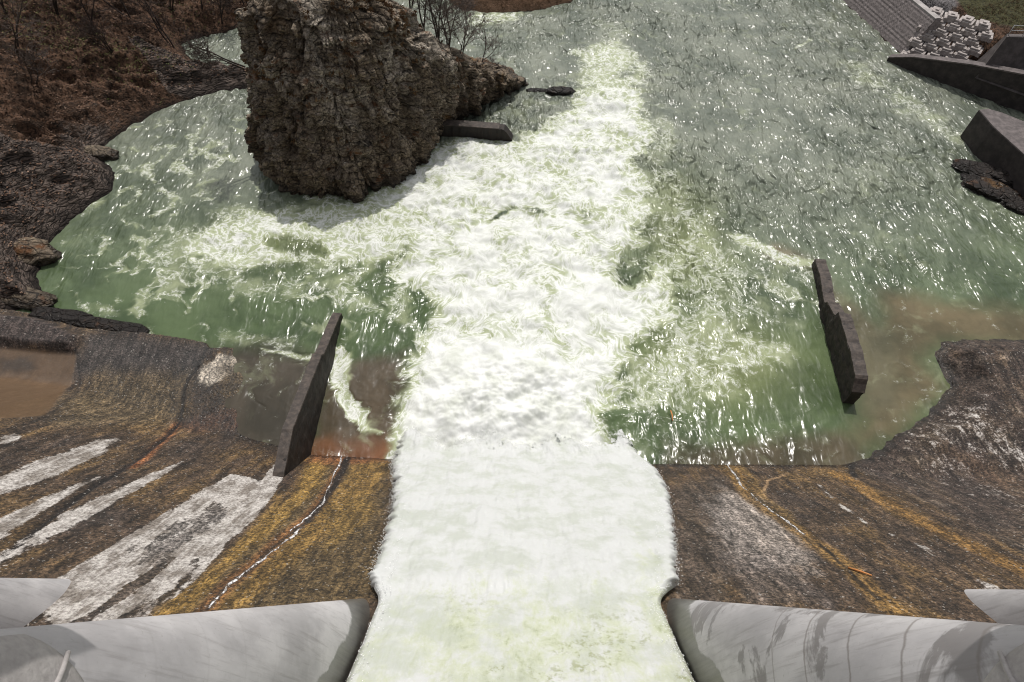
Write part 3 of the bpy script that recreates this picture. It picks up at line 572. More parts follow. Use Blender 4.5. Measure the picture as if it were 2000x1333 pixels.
    trickle([(590, 1030), (560, 1058), (510, 1095), (455, 1138), (400, 1195)], .11, 'broad thin film of leak water sliding over ochre concrete above the left pier')
    trickle([(1418, 905), (1450, 950), (1500, 995), (1540, 1020), (1572, 1048)], .10, 'small white trickle down the ochre stained concrete right of the torrent')
# ---------------------------------------------------------------- torrent
def build_torrent():
    ny, nx = 460, 420
    Yv = np.linspace(-9, 23.5, ny); u = np.linspace(-1, 1, nx); U = np.repeat(u[None], ny, 0); Y = np.repeat(Yv[:, None], nx, 1)
    L = np.interp(Yv, EDGE_Y, EDGE_L); Rr = np.interp(Yv, EDGE_Y, EDGE_R); free = ss(5.6, 6.6, Yv)
    L = np.convolve(np.pad(L, 4, 'edge'), np.ones(9)/9, 'valid'); Rr = np.convolve(np.pad(Rr, 4, 'edge'), np.ones(9)/9, 'valid')
    L = L-free*.3+free*(.42*fb(Yv*1.9, Yv*0+1, 4, 3, .7)); Rr = Rr+free*.3+free*(.42*fb(Yv*1.9, Yv*0+7, 4, 4, .7))
    X = (L+Rr)[:, None]/2+(Rr-L)[:, None]/2*U
    fr = free[:, None]
    edge = 1-np.abs(U); prof = mix(1.0*ss(-.06, .05, edge), 1.15*ss(0, .10, edge)**.5+.22, fr)
    Xs = X
    base = zslope(X, Y); base = smax(base, np.full_like(base, .1), 1.6)
    st = fb(X*.9, Y*.22, 5, 21, .6); lump = fb(X*.45, Y*.25, 4, 22, .5)*1.4; fine = fb(X*2.4, Y*1.6, 4, 23, .65)
    amp = mix(.7, 1.0, fr)*ss(0, .12, edge)
    Z = base*1.0+prof*(1+.12*st)+amp*(.22*lump+.10*st+.03*fine)
    Ys = 2.2*fb(X*.22, X*0+2, 3, 93)+1.0*fb(X*.8, Y*.5, 3, 94); Z = Z-ss(15.5, 21.5, Y-Ys*.7)*(1.25+.9*fb(X*.4, Y*.3, 3, 90))+.12*fb(X*.8, Y*.8, 3, 91)
    Z = np.maximum(Z, zs(X, Y, False)+.30+.15*fb(X*.9, Y*.9, 3, 95)-1.5*ss(18.4, 20, Y))
    f = .66+.34*ss(2.5, 12, Y)+.15*st; f = f+.22*ss(.25, 0, edge)*fr
    f = np.where(Y > 17, f-.15*ss(17, 19, Y)*ss(-.1, .6, fb(X*.5, Y*.9, 3, 66)), f)
    me = grid('torrent', X, Y, Z); attr(me, 'foam', f); attr(me, 'warp', np.stack([X+.5*fb(X*.6, Y*.4, 3, 31), Y+.5*fb(X*.6, Y*.4, 3, 32), Z*.5], -1), 'FLOAT_VECTOR')
    wd = ((Rr-L)/2)[:, None]; ed = np.minimum(edge*wd/.62, 1.2); ed = mix(1.3, ed, fr); ed = np.minimum(ed, np.clip((20.3+3.0*fb(X*.30, Y*.2, 4, 88)-Y)/2.6, 0, 1.3)); attr(me, 'fray', ed)
    tag(link('falling_water', me, M['jet']), kind='structure')
    # flying drops torn off the edges of the torrent and off the boil
    V = []; Fc = []
    def drop(p, r):
        n = len(V); a = random.uniform(0, 6.28)
        ca, sa = math.cos(a)*r, math.sin(a)*r
        V.extend([(p[0]+ca, p[1]+sa, p[2]), (p[0]-ca*.5-sa*.85, p[1]-sa*.5+ca*.85, p[2]), (p[0]-ca*.5+sa*.85, p[1]-sa*.5-ca*.85, p[2]), (p[0], p[1], p[2]+r*1.2), (p[0], p[1], p[2]-r*1.2)])
        Fc.extend([(n, n+1, n+3), (n+1, n+2, n+3), (n+2, n, n+3), (n+1, n, n+4), (n+2, n+1, n+4), (n, n+2, n+4)])
    for i in range(12000):
        y = random.uniform(5.7, 18.3) if random.random() < .8 else random.uniform(0, 6.); side = random.choice((-1, 1))
        e = np.interp(y, EDGE_Y, EDGE_R if side > 0 else EDGE_L)
        off = random.gauss(.02, .14) if y > 6.2 else -abs(random.gauss(0, .25))-.05
        if y > 6.2 and random.random() < .45: off = -random.uniform(0, 1.0)
        x = float(e+side*off); z0 = float((ytoe(np.array(x))-y)*1.15); inn = min(1, max(0, -off/.8))
        z = z0+.05+random.random()*(.5+.95*inn**.5)+abs(random.gauss(0, .12))
        drop((x, y, max(z, .05)), random.uniform(.012, .035))
    me = bpy.data.meshes.new('spray'); me.from_pydata(V, [], Fc); me.update()
    tag(link('spray_drops', me, M['foam']), 'white drops of spray flying off the sides of the torrent', 'spray', kind='stuff')
# ---------------------------------------------------------------- piers
def build_pier(xin, side, label, stain, low=0, yo=0):
    """xin: x of the face toward the middle bay, side: -1 body lies to -x, +1 to +x"""
    T = 1.6; NL = 1.7; root = empty('spillway_pier', (xin+side*T/2, 5.6, 14.2))
    pr = []                      # plan outline, local: x 0..T from inner face, y 0 at nose tip going back
    for k in range(33):
        q = math.pi*k/32; pr.append((T/2-T/2*math.cos(q), -NL+NL*math.sin(q)))
    pr = [(0, -14), (0, -10), (0, -6), (0, -4.5), (0, -3.3), (0, -2.4)]+pr+[(T, -2.4), (T, -3.3), (T, -6), (T, -14)]
    pr = np.array(pr); hs = np.linspace(9, 36.0, 110)
    Xp = np.repeat((xin+side*pr[:, 0])[None], len(hs), 0); yn = 5.62+yo-(hs-14.2)*(4.45/18.8)
    Yp = np.maximum(yn[:, None]+pr[:, 1][None], -9.0+0*yn[:, None]); Zp = np.repeat(hs[:, None], len(pr), 1)
    Xp = Xp+.01*fb(Yp*1.3, Zp*1.3, 3, 4)
    wet = Zp-(zslope(Xp, Yp)+1.9+ (1.15 if stain > .5 else 1.0)*ss(-1, -2.6, (Yp-yn[:, None]))+.35)
    if low: wet = wet*0+5
    tx = Xp.ravel(); me = grid('pier', Xp, Yp, Zp)
    if side < 0: me.flip_normals()
    attr(me, 'wetd', wet*.5); attr(me, 'stain', np.full(Xp.shape, stain)); sh = link('pier_shaft', me, M['pier'])
    sh.parent = root; sh.matrix_parent_inverse = root.matrix_basis.inverted() if False else sh.matrix_parent_inverse
    sh.location = (-root.location.x, -root.location.y, -root.location.z)
    # top slab
    mb = MB(); rx, ry, rz = root.location
    mb.box((0, -9+0, 36.1-rz), (T, 15, .3)); mb.build('cap_slab', M['conc_pale'], root)
    # round boss (gate bearing) on the inner face near the top
    if not low:
        yc, zc, rr = -.6, 32.6, 2.0
        rad = np.array([0, .3, .6, .85, .93, .97, 1.0, 1.0])*rr; off = np.array([.07, .07, .07, .07, .065, .05, .03, -.05]); q = np.linspace(0, 2*np.pi, 72, endpoint=False)
        Yb = yc+rad[:, None]*np.cos(q)[None]; Zb = zc+rad[:, None]*np.sin(q)[None]
        def surf(Yb, Zb):
            yl = np.minimum(Yb-(5.62-(Zb-14.2)*(4.45/18.8)), -.06); e = np.clip((yl+NL)/NL, 0, 1); return T/2-T/2*np.sqrt(1-e*e), yl+(5.62-(Zb-14.2)*(4.45/18.8))
        lx, Yb2 = surf(Yb, Zb); Xb = xin+side*(lx-off[:, None]); me = grid('b', Xb-rx, Yb2-ry, Zb-rz, wrap=True); b = link('bearing_boss', me, M['conc_boss'], root)
        ry2 = np.linspace(1.2, -1.6, 14); rz2 = np.linspace(31.6, 33.4, 14); lx2, yy2 = surf(ry2, rz2)
        rb = MB(); rb.tube([(xin+side*(lx2[k]-.07)-rx, yy2[k]-ry, rz2[k]-rz) for k in range(14)], list(np.linspace(.03, .09, 14)), 8); rb.build('rib', M['conc_boss'], b, True)
    # raised edge strip up the nose
    es = MB(); pts = []
    tag(root, label, 'pier', 'rounded concrete spillway piers')
    return root
# ---------------------------------------------------------------- walls
def ruin_wall(name, label, prof, thick, side, mat, jit=.06, step=.22, bot=-1.5, footing=None, grp=None):
    """prof: list of (x,y,ztop) along the wall's water-side face; thickness goes to side (+1 = +x)"""
    p = np.array(prof); seg = np.concatenate([[0], np.cumsum(np.linalg.norm(np.diff(p[:, :2], axis=0), axis=1))])
    s = np.arange(0, seg[-1], step); s = np.append(s, seg[-1]); x = np.interp(s, seg, p[:, 0]); y = np.interp(s, seg, p[:, 1]); z = np.interp(s, seg, p[:, 2])
    tx = np.gradient(x); ty = np.gradient(y); l = np.hypot(tx, ty); nx_, ny_ = side*abs(1)*ty/l*np.sign(ty+1e-9), -side*tx/l*np.sign(ty+1e-9)
    rows = 16; sec = []
    hz = np.linspace(0, 1, rows)
    sec = [(0, h) for h in hz]+[(k/5, 1) for k in range(1, 5)]+[(1, h) for h in hz[::-1]]
    sec = np.array(sec); T = sec[:, 0][None]*thick; zz = bot+(z[:, None]-bot)*sec[:, 1][None]
    X = x[:, None]+nx_[:, None]*T; Y = y[:, None]+ny_[:, None]*T
    out = (.5-sec[:, 0][None])*2
    n = fb3(X*1.1, Y*1.1, zz*1.4, 4, 5)*jit*2.2
    bev = np.where((sec[:, 1][None] > .999), 0, 0)
    X = X-nx_[:, None]*n*out; Y = Y-ny_[:, None]*n*out; zz = zz+np.where(sec[:, 1][None] > .93, 1, 0)*(jit*2.0*fb3(X*1.3, Y*1.3, zz*0, 4, 9))
    r, c = X.shape; V = np.stack([X, Y, zz], -1).reshape(-1, 3); i = np.arange(r*c).reshape(r, c)
    Fq = np.stack([i[:-1, :-1], i[1:, :-1], i[1:, 1:], i[:-1, 1:]], -1).reshape(-1, 4).tolist()
    Fq.append(list(map(int, i[0]))); Fq.append(list(map(int, i[-1][::-1])))
    root = empty(name, (float(x[0]), float(y[0]), 0.0)); V = V-np.array([x[0], y[0], 0])
    me = bpy.data.meshes.new('wall_body'); me.from_pydata(V.tolist(), [], Fq); me.update()
    import bmesh; b = bmesh.new(); b.from_mesh(me); bmesh.ops.recalc_face_normals(b, faces=b.faces); b.to_mesh(me); b.free()
    o = link('wall_body', me, mat, root, False)
    # coping: cap on top, its sunlit look put in as a lighter brown
    ct = []; cz = z+.02+jit*2.0*fb(x*1.3, y*1.3, 4, 9)
    X2 = np.stack([x-nx_*.03, x-nx_*.03, x+nx_*(thick+.03), x+nx_*(thick+.03)], 1); Y2 = np.stack([y-ny_*.03, y-ny_*.03, y+ny_*(thick+.03), y+ny_*(thick+.03)], 1)
    Z2 = np.stack([cz-.10, cz+.05, cz+.05, cz-.10], 1); Z2 += .03*fb(X2*3, Y2*3, 3, 2)
    me2 = grid('coping', X2-x[0], Y2-y[0], Z2); link('coping', me2, M['coping'], root, False)
    tag(root, label, 'wall', grp)
    return root
# ---------------------------------------------------------------- the tall rock
LV = [(-1.5, [(-25.2, 48.4), (-22, 45.6), (-17.9, 44.6), (-14.6, 45.0), (-11, 47), (-8.2, 50.6), (-7.8, 55), (-4.9, 57), (-1.8, 61.4), (2.4, 64.6), (-2, 67), (-10, 69), (-20, 67), (-26, 60), (-25.8, 53)]),
      (0, [(-24.9, 49), (-21.7, 46.1), (-17.9, 45.1), (-14.8, 45.5), (-11.4, 47.5), (-8.9, 51), (-8.5, 55.5), (-5.4, 57.5), (-2.2, 61.8), (1.6, 64.7), (-2, 66.6), (-10, 68), (-20, 66), (-25.6, 59), (-25.4, 53)]),
      (1.5, [(-25.1, 49.2), (-21.7, 46.5), (-17.9, 45.5), (-14.8, 45.9), (-11.3, 47.9), (-8.8, 51.4), (-7.9, 55.3), (-5.1, 57.7), (-2.6, 60.8), (.4, 63.6), (-3, 66), (-10, 67), (-20, 65), (-25.6, 58), (-25.4, 53)]),
      (3.2, [(-25.2, 49.9), (-21.7, 47.1), (-17.9, 46.2), (-14.8, 46.6), (-11.2, 48.5), (-8.8, 51.7), (-7.3, 55.1), (-4.9, 57.6), (-3.0, 59.8), (-1.8, 61.6), (-4, 64), (-11, 65.5), (-20, 64), (-25.8, 57), (-25.5, 53)]),
      (5, [(-24.4, 50.5), (-21.5, 47.7), (-17.9, 46.8), (-14.9, 47.2), (-11.3, 49), (-9, 52), (-7.4, 55), (-5.6, 57), (-4.4, 58.6), (-4.4, 60.6), (-6, 62), (-12, 64), (-20, 63), (-25, 57), (-24.8, 53)]),
      (7.5, [(-24.0, 51.0), (-21.0, 48.3), (-17.8, 47.3), (-14.6, 47.8), (-11.3, 49.6), (-9.1, 52.3), (-7.5, 54.7), (-6.4, 56), (-6.2, 57.4), (-7, 59), (-9, 61), (-13, 62.5), (-20, 61.5), (-24.6, 56.5), (-24.4, 53)]),
      (9.5, [(-23.6, 51.2), (-21.3, 48.8), (-17.7, 47.8), (-14.3, 48.3), (-11.3, 50), (-9.3, 52.4), (-8.2, 54), (-7.7, 55.2), (-7.8, 57), (-9, 58.6), (-11, 60.3), (-14, 61.2), (-20, 60), (-23.6, 56), (-24.0, 53)]),
      (12, [(-22.8, 51.6), (-21.0, 49.4), (-17.6, 48.4), (-14.2, 48.9), (-11.8, 50.4), (-10.3, 52.3), (-9.6, 53.8), (-9.5, 55), (-10.0, 56.5), (-11, 57.8), (-12.5, 59), (-15, 59.6), (-20, 58.6), (-22.6, 55.6), (-23.1, 53.4)]),
      (14.2, [(-22.6, 51.7), (-20.4, 50), (-17.5, 49.1), (-14.4, 49.6), (-12.6, 50.9), (-11.6, 52.2), (-11.2, 53.2), (-11.2, 54.2), (-11.6, 55.3), (-12.4, 56.4), (-13.4, 57.2), (-15.2, 57.8), (-19.4, 57), (-22, 55), (-22.8, 53.2)]),
      (16, [(-21, 52.4), (-19.6, 51), (-17.3, 50.4), (-15, 50.8), (-13.6, 51.6), (-13, 52.4), (-12.8, 53.2), (-12.9, 54), (-13.2, 54.6), (-13.8, 55.2), (-14.6, 55.8), (-16, 56.2), (-18.6, 55.6), (-20.4, 54.4), (-21.2, 53.2)]),
      (17.0, [(-17.2, 53.4)]*15)]
def build_rock():
    na, nh = 620, 330
    zl = np.array([l[0] for l in LV]); T = np.linspace(0, 1, nh); zz = -1.5+18.5*T
    ang = np.linspace(0, 15, na, endpoint=False); i0 = np.floor(ang).astype(int); fr = ang-i0
    A = np.zeros((len(LV), na, 2))
    for k, (z, pts) in enumerate(LV):
        p = np.array(pts); a = p[i0-1]; b = p[i0]; c = p[(i0+1) % 15]; d = p[(i0+2) % 15]; t = fr[:, None]
        cr = .5*((2*b)+(-a+c)*t+(2*a-5*b+4*c-d)*t**2+(-a+3*b-3*c+d)*t**3); lin = b+(c-b)*t; A[k] = .5*cr+.5*lin
    X = np.zeros((nh, na)); Y = np.zeros((nh, na))
    for j in range(na):
        X[:, j] = np.interp(zz, zl, A[:, j, 0]); Y[:, j] = np.interp(zz, zl, A[:, j, 1])
    Z = np.repeat(zz[:, None], na, 1)
    cx, cy = -14.5, 55.0
    nx_ = np.gradient(Y, axis=1); ny_ = -np.gradient(X, axis=1); l = np.hypot(nx_, ny_)+1e-6; nx_, ny_ = nx_/l, ny_/l
    s = np.sign(np.mean((X-cx)*nx_+(Y-cy)*ny_)); nx_ *= s; ny_ *= s
    top = ss(17, 13.5, Z)
    dip = Z*1.0+.14*(X+15)+.10*(Y-50)+.8*fb(X*.18, Y*.18, 3, 6)
    ph = dip/1.15+.25*fb3(X*.3, Y*.3, Z*.3, 2, 8); fl = ph-np.floor(ph); h1 = np.sin(np.floor(ph)*12.9898)*.5
    led = (.55*ss(0, .18, fl)*(1-ss(.75, 1, fl))-.2)*.50+h1*.34
    ph2 = dip/.38+.4*fb3(X*.5, Y*.5, Z*.5, 2, 9); f2 = ph2-np.floor(ph2); led2 = ss(0, .3, f2)*(1-ss(.7, 1, f2))*.09
    n = .95*fb3(X*.22, Y*.22, Z*.22, 3, 1)+.45*(1-2*np.abs(fb3(X*.38, Y*.38, Z*.5, 2, 2)))-.3+.15*fb3(X*1.3, Y*1.3, Z*1.6, 4, 3, .5)
    qx = X+.5*pn3(X*.7, Y*.7, Z*.7, 21); qy = Y+.5*pn3(X*.7, Y*.7, Z*.7, 22)
    def cell(sx, k):
        return np.sin(np.floor(qx*sx+qy*.3)*91.7+np.floor(qy*sx-qx*.2)*47.3+np.floor(ph*k)*13.1)
    blk = cell(.34, .5)*.5+cell(.8, 1)*.30+cell(1.7, 2)*.12; vc = -.32*ss(.07, .0, np.abs(fb3(X*.55, Y*.55, Z*.10, 3, 71))); blk = blk+vc
    d = (n*1.0+led+led2+blk)*np.maximum(top, .25)*ss(-1, 1.0, Z+.6)-.15
    gul = -.7*np.exp(-((X+9.2-.15*(Z-4))/.5)**2)*(Z < 12)*0
    X2 = X+nx_*(d+gul); Y2 = Y+ny_*(d+gul); Z2 = Z+.35*fb3(X*.5, Y*.5, Z*.5, 4, 12)*ss(0, 2, Z)
    me = grid('rock_tower', X2+15, Y2-55, Z2, wrap=True)
    nrm = me
    root = empty('rock_outcrop', (-15, 55, 0)); o = link('rock_body', me, M['rock'], root)
    # ledge plants: dry tufts rooted on the ledges
    V = []; Fc = []
    gx = np.gradient(Z2, axis=0); cand = []
    for _ in range(1100):
        j = random.randrange(na); i = random.randrange(int(nh*.28), nh-12)
        x, y, z = X2[i, j], Y2[i, j], Z2[i, j]
        if y > 58 and z < 9 and random.random() < .5: continue
        if fb3(np.array([x*.35]), np.array([y*.35]), np.array([z*.5]), 2, 40)[0] < .05+(.22 if z < 9 else -.05): continue
        cand.append((x+15, y-55, z, nx_[i, j], ny_[i, j]))
    for x, y, z, ax, ay in cand:
        for b in range(9):
            n0 = len(V); L_ = random.uniform(.12, .42); a = random.uniform(0, 6.28); dx, dy = math.cos(a)*.5+ax*.6, math.sin(a)*.5+ay*.6; w = .015
            bx, by = x+random.uniform(-.2, .2), y+random.uniform(-.2, .2)
            V += [(bx-w, by, z-.05), (bx+w, by, z-.05), (bx+dx*L_*.6, by+dy*L_*.6, z+L_*.55), (bx+dx*L_, by+dy*L_, z+L_*random.uniform(-.6, .5))]; Fc += [(n0, n0+1, n0+2), (n0+1, n0+3, n0+2)]
    me = bpy.data.meshes.new('dry_tufts'); me.from_pydata(V, [], Fc); me.update(); link('dry_tufts', me, M['drygrass'], root, False)['kind'] = 'stuff'
    tag(root, 'tall dark layered rock tower with mossy ledges standing in the river', 'rock')
    return X2, Y2, Z2
def boulder(name, label, c, d, seed, mat, group=None, rz=0, flat=1.0, cat='rock', sub=26):
    a = np.linspace(0, 2*np.pi, sub*2, endpoint=False); b = np.linspace(-np.pi/2, np.pi/2, sub)
    A, B = np.meshgrid(a, b); X = np.cos(A)*np.cos(B); Y = np.sin(A)*np.cos(B); Z = np.sin(B)
    e = .75; X = np.sign(X)*np.abs(X)**e; Y = np.sign(Y)*np.abs(Y)**e; Z = np.sign(Z)*np.abs(Z)**e
    n = 1+.45*fb3(X*1.3+seed, Y*1.3, Z*1.3, 5, seed)+.10*(1-2*np.abs(fb3(X*3, Y*3+seed, Z*5, 3, seed+2)))
    X, Y, Z = X*n*d[0], Y*n*d[1], Z*n*d[2]; me = grid('boulder', X, Y, Z, wrap=True)
    o = link(name, me, mat); o.location = c; o.rotation_euler = (0, 0, rz); tag(o, label, cat, group); return o
# ---------------------------------------------------------------- bare trees
def bare_tree(loc, h, lean, seed, label, group, trunks=1, spread=1.0, name='bare_tree', cat='tree', dens=1.0, mat='bark'):
    rd = random.Random(seed); root = empty(name, loc); tk = MB(); cr = MB()
    def grow(mb, p, d, L, r, depth):
        pts = [p]; rr = [r]; n = 5 if depth < 2 else 4
        for i in range(n):
            d = (d+Vector((rd.gauss(0, .13), rd.gauss(0, .13), rd.gauss(0, .08)+.03))).normalized(); p = p+d*L/n; pts.append(p); rr.append(r*(1-.75*(i+1)/n)+.009)
        mb.tube(pts, rr, 6 if depth == 0 else 4 if depth < 2 else 3, cap=False)
        if depth >= 4 or L < .22: return
        k = [int(8*dens), int(5*dens), 4, 3][min(depth, 3)]
        for i in range(k):
            t = rd.uniform(.25, 1.0) if depth else .3+.7*(i+rd.random())/k; j = min(int(t*n), n-1); q = pts[j].lerp(pts[j+1], t*n-j)
            dd = (pts[j+1]-pts[j]).normalized(); side = Vector((rd.gauss(0, 1), rd.gauss(0, 1), rd.gauss(0, .5))); side = (side-dd*side.dot(dd)).normalized()
            nd = (dd*rd.uniform(.5, 1.0)+side*rd.uniform(.5, .95)*spread).normalized()
            grow(cr, q, nd, L*rd.uniform(.38, .62)*(1.1-.4*t if depth == 0 else 1), rr[j]*.5, depth+1)
    for k in range(trunks):
        l = Vector((lean[0]+rd.gauss(0, .22)*(trunks > 1), lean[1]+rd.gauss(0, .15)*(trunks > 1), 1)).normalized()
        grow(tk, Vector((rd.gauss(0, .15), rd.gauss(0, .15), -.35)) if trunks > 1 else Vector((0, 0, -.35)), l, h*rd.uniform(.75, 1), h*.011+.02, 0)
    tk.build('trunk', M[mat], root, True); cr.build('crown', M[mat+'2'], root, True); tag(root, label, cat, group); return root
M = {}
def build_right():
    # battered stone revetment
    root = empty('stone_revetment', (47.2, 71.2, 0))
    n = 90; hh = 26; s = np.linspace(0, 1, n); A = np.array([47.2, 70.7]); B = np.array([41.5, 96.0]); v = np.linspace(0, 1, hh)
    S, Vv = np.meshgrid(s, v); X = A[0]+(B[0]-A[0])*S+Vv*1.9; Y = A[1]+(B[1]-A[1])*S+Vv*.35; Z = -.6+Vv*4.7
    ph = S*42+np.floor(Vv*11)*.5; X = X-.07*np.abs(np.sin(ph*math.pi))*np.abs(np.sin(Vv*11*math.pi))
    me = grid('f', X-47.2, Y-71.2, Z); link('stone_face', me, M['revet'], root, False)
    mb = MB(); d = (B-A)/np.linalg.norm(B-A); L = np.linalg.norm(B-A); q = A+d*L/2+np.array([2.25, .5])
    mb.box((q[0]-47.2, q[1]-71.2, 4.12), (.75, L, .3), rz=-math.atan2(d[0], d[1])); mb.build('coping', M['conc_pale'], root)
    e = MB(); e.poly([(0, -.5, -.6), (1.9, -.15, 4.1), (2.6, -.15, 4.1), (2.6, -.5, -.6)], [(0, 1, 2, 3)]); e.build('end_wall', M['revet'], root)
    tag(root, 'sloping stone faced river wall with pale coping at the far right bank', 'wall')
    # training wall
    pr = []
    for px, py, zt in ((1731, 120, .45), (1770, 136, 1.5), (1868, 174, 2.9), (2000, 222, 4.0), (2150, 282, 4.2), (2300, 340, 4.2)):
        x, y = P(px, py); pr.append((x, y, zt))
    def strip(name, label, pr, t, mat, bot=-1.2, cop=True):
        root = empty(name, (pr[0][0], pr[0][1], 0)); mb = MB(); p = np.array(pr); m = len(p)
        vs = []
        for i in range(m):
            a = p[max(i-1, 0)]; b = p[min(i+1, m-1)]; d = (b-a)[:2]; d /= np.linalg.norm(d); nn = np.array([-d[1], d[0]])
            for o_, z in ((0, bot), (0, p[i, 2]), (t, p[i, 2]), (t, bot)): vs.append((p[i, 0]+nn[0]*o_-pr[0][0], p[i, 1]+nn[1]*o_-pr[0][1], z))
        fs = [(i*4+k, (i+1)*4+k, (i+1)*4+(k+1) % 4, i*4+(k+1) % 4) for i in range(m-1) for k in range(4)]+[(3, 2, 1, 0), tuple((m-1)*4+k for k in range(4))]
        mb.poly(vs, fs); mb.build('wall_body', mat, root)
        if cop:
            c = MB(); vs = []
            for i in range(m):
                a = p[max(i-1, 0)]; b = p[min(i+1, m-1)]; d = (b-a)[:2]; d /= np.linalg.norm(d); nn = np.array([-d[1], d[0]])
                for o_, z in ((-.07, p[i, 2]-.06), (-.07, p[i, 2]+.09), (t+.05, p[i, 2]+.09), (t+.05, p[i, 2]-.06)): vs.append((p[i, 0]+nn[0]*o_-pr[0][0], p[i, 1]+nn[1]*o_-pr[0][1], z))
            c.poly(vs, fs); c.build('coping', M['coping2'], root)
        tag(root, label, 'wall'); return root
    strip('training_wall', 'long dark concrete wall tapering to a point where it meets the river', pr, .8, M['conc_dark'])
    # upper wall with railing
    x0, y0 = 51.6, 62.9
    mb = MB(); root = empty('upper_retaining_wall', (x0, y0, 3.0))
    mb.poly([(0, 0, -1.2), (1.3, 1.1, 2.9), (16, 0, 3.1), (14, -12.4, -1.2), (1.6, 1.7, 2.9), (16.6, .7, 3.1), (17.5, 1, -1.2), (1.2, 3, -1.2)],
            [(0, 3, 2, 1), (1, 2, 5, 4), (4, 5, 6, 7), (0, 1, 4, 7), (2, 3, 6, 5)])
    mb.build('wall_body', M['conc_mid'], root); tag(root, 'sloping grey concrete retaining wall below the metal railing in the top right corner', 'wall')
    rr = empty('railing', (x0+1.6, y0+1.45, 5.9))
    for k in range(9):
        t = k*1.5; d = Vector((.997, -.07, 0)); q = d*t
        p_ = MB(); p_.tube([q, q+Vector((0, 0, 1.05))], [.04, .04], 6); p_.build('post', M['metal'], rr, True)
    for z in (.5, 1.02):
        p_ = MB(); p_.tube([(0, 0, z), (12.0, -.84, z)], [.035, .035], 6); p_.build('rail', M['metal'], rr, True)
    tag(rr, 'thin pale metal railing on top of the grey retaining wall', 'railing')
    # interlocking concrete blocks
    def block_mesh():
        b = MB(); b.box((0, 0, -.04), (1.55, 1.3, .56)); b.box((0, .05, .34), (1.0, 1.2, .2)); b.box((-.62, -.74, -.04), (.34, .2, .5)); b.box((.62, -.74, -.04), (.34, .2, .5)); b.box((0, -.05, .5), (.4, .5, .16)); return b
    def block_obj():
        me = block_mesh().mesh('block'); o = link('concrete_block', me, M['block'], None, False)
        md = o.modifiers.new('bevel', 'BEVEL'); md.width = .03; md.segments = 1; md.limit_method = 'ANGLE'; return o
    b0 = block_obj(); rz = math.atan2(-10.6, 11.4)+R(8); dr = Vector((math.cos(rz), math.sin(rz), 0)); up = Vector((.55, .62, 0)); first = True
    courses = 7; names = ['bottom', 'second', 'third', 'fourth', 'fifth', 'sixth', 'top']
    cnt = [4]*7; wd = ['leftmost', 'second from left', 'middle', 'second from right', 'rightmost']; wd4 = ['leftmost', 'second from left', 'second from right', 'rightmost']
    org = Vector((*P(1762, 108, .3), 0))
    for c_ in range(courses):
        for k in range(cnt[c_]):
            o = b0 if first else b0.copy()
            if not first: C.objects.link(o)
            first = False
            q = org+dr*(.5+k*1.70+(.85 if c_ % 2 else 0))+up*(c_*.78); 
            o.location = (q.x+random.uniform(-.05, .05), q.y+random.uniform(-.05, .05), .35+c_*.60); o.rotation_euler = (random.uniform(-.03, .03), random.uniform(-.03, .03), rz+random.uniform(-.16, .16))
            w = (wd if cnt[c_] == 5 else wd4)[k]
            tag(o, f'pale notched concrete block, {w} in the {names[c_]} course of its stack', 'concrete block', 'pale interlocking concrete blocks stacked at the river wall')
    # big pier in the water
    P3 = [(1911, 215), (1928, 212.5), (1955, 220), (2000, 238), (2120, 290), (2200, 330)]; Q3 = [(1911, 215), (1940, 249), (2000, 303), (2080, 385)]
    top = [P(a, b, 3.2) for a, b in P3]; low = [P(a, b, 3.2) for a, b in Q3[::-1]][:-1]; ring = top+low; cx, cy = ring[0]
    mb = MB(); n = len(ring); vs = [(x-cx, y-cy, 3.2) for x, y in ring]+[(x-cx, y-cy, -1.2) for x, y in ring]
    mb.poly(vs, [tuple(range(n)), tuple(range(2*n-1, n-1, -1))]+[(i, i+n, (i+1) % n+n, (i+1) % n) for i in range(n)])
    root = empty('concrete_abutment', (cx, cy, 0)); o = mb.build('body', M['conc_dark'], root); md = o.modifiers.new('b', 'BEVEL'); md.width = .06; md.segments = 2
    cxs = sum(v[0] for v in vs[:n])/n; cys = sum(v[1] for v in vs[:n])/n
    c2 = MB(); vt = [(cxs+(x-cxs)*.985, cys+(y-cys)*.985, z_) for z_ in (3.206, 3.24) for x, y, _ in vs[:n]]
    c2.poly(vt, [tuple(range(n, 2*n))]+[(i, (i+1) % n, (i+1) % n+n, i+n) for i in range(n)]); c2.build('top_face', M['coping2'], root)  # thin lighter sheet: sunlit top put into the colour
    tag(root, 'massive dark concrete abutment with pointed end and purple grey top at the right edge', 'abutment')
    for i, (px, py, d, lab) in enumerate(((1905, 335, (2.0, 1.1, .6), 'low wet dark rock at the foot of the abutment, nearest the open water'), (1935, 375, (2.6, 1.2, .75), 'flat brown topped wet rock below the abutment, largest of its cluster'),
                                          (1985, 360, (2.2, 1.4, 1.0), 'black wet rock against the abutment wall at the right edge'), (1895, 352, (.9, .6, .35), 'small wet rock awash left of the brown topped rock'), (1990, 405, (1.9, 1.0, .6), 'dark rock lowest of the cluster under the abutment'))):
        x, y = P(px, py); boulder('river_rock', lab, (x, y, .0), d, i+3, M['wetrock'], 'wet rocks at the foot of the abutment', rz=-.6)
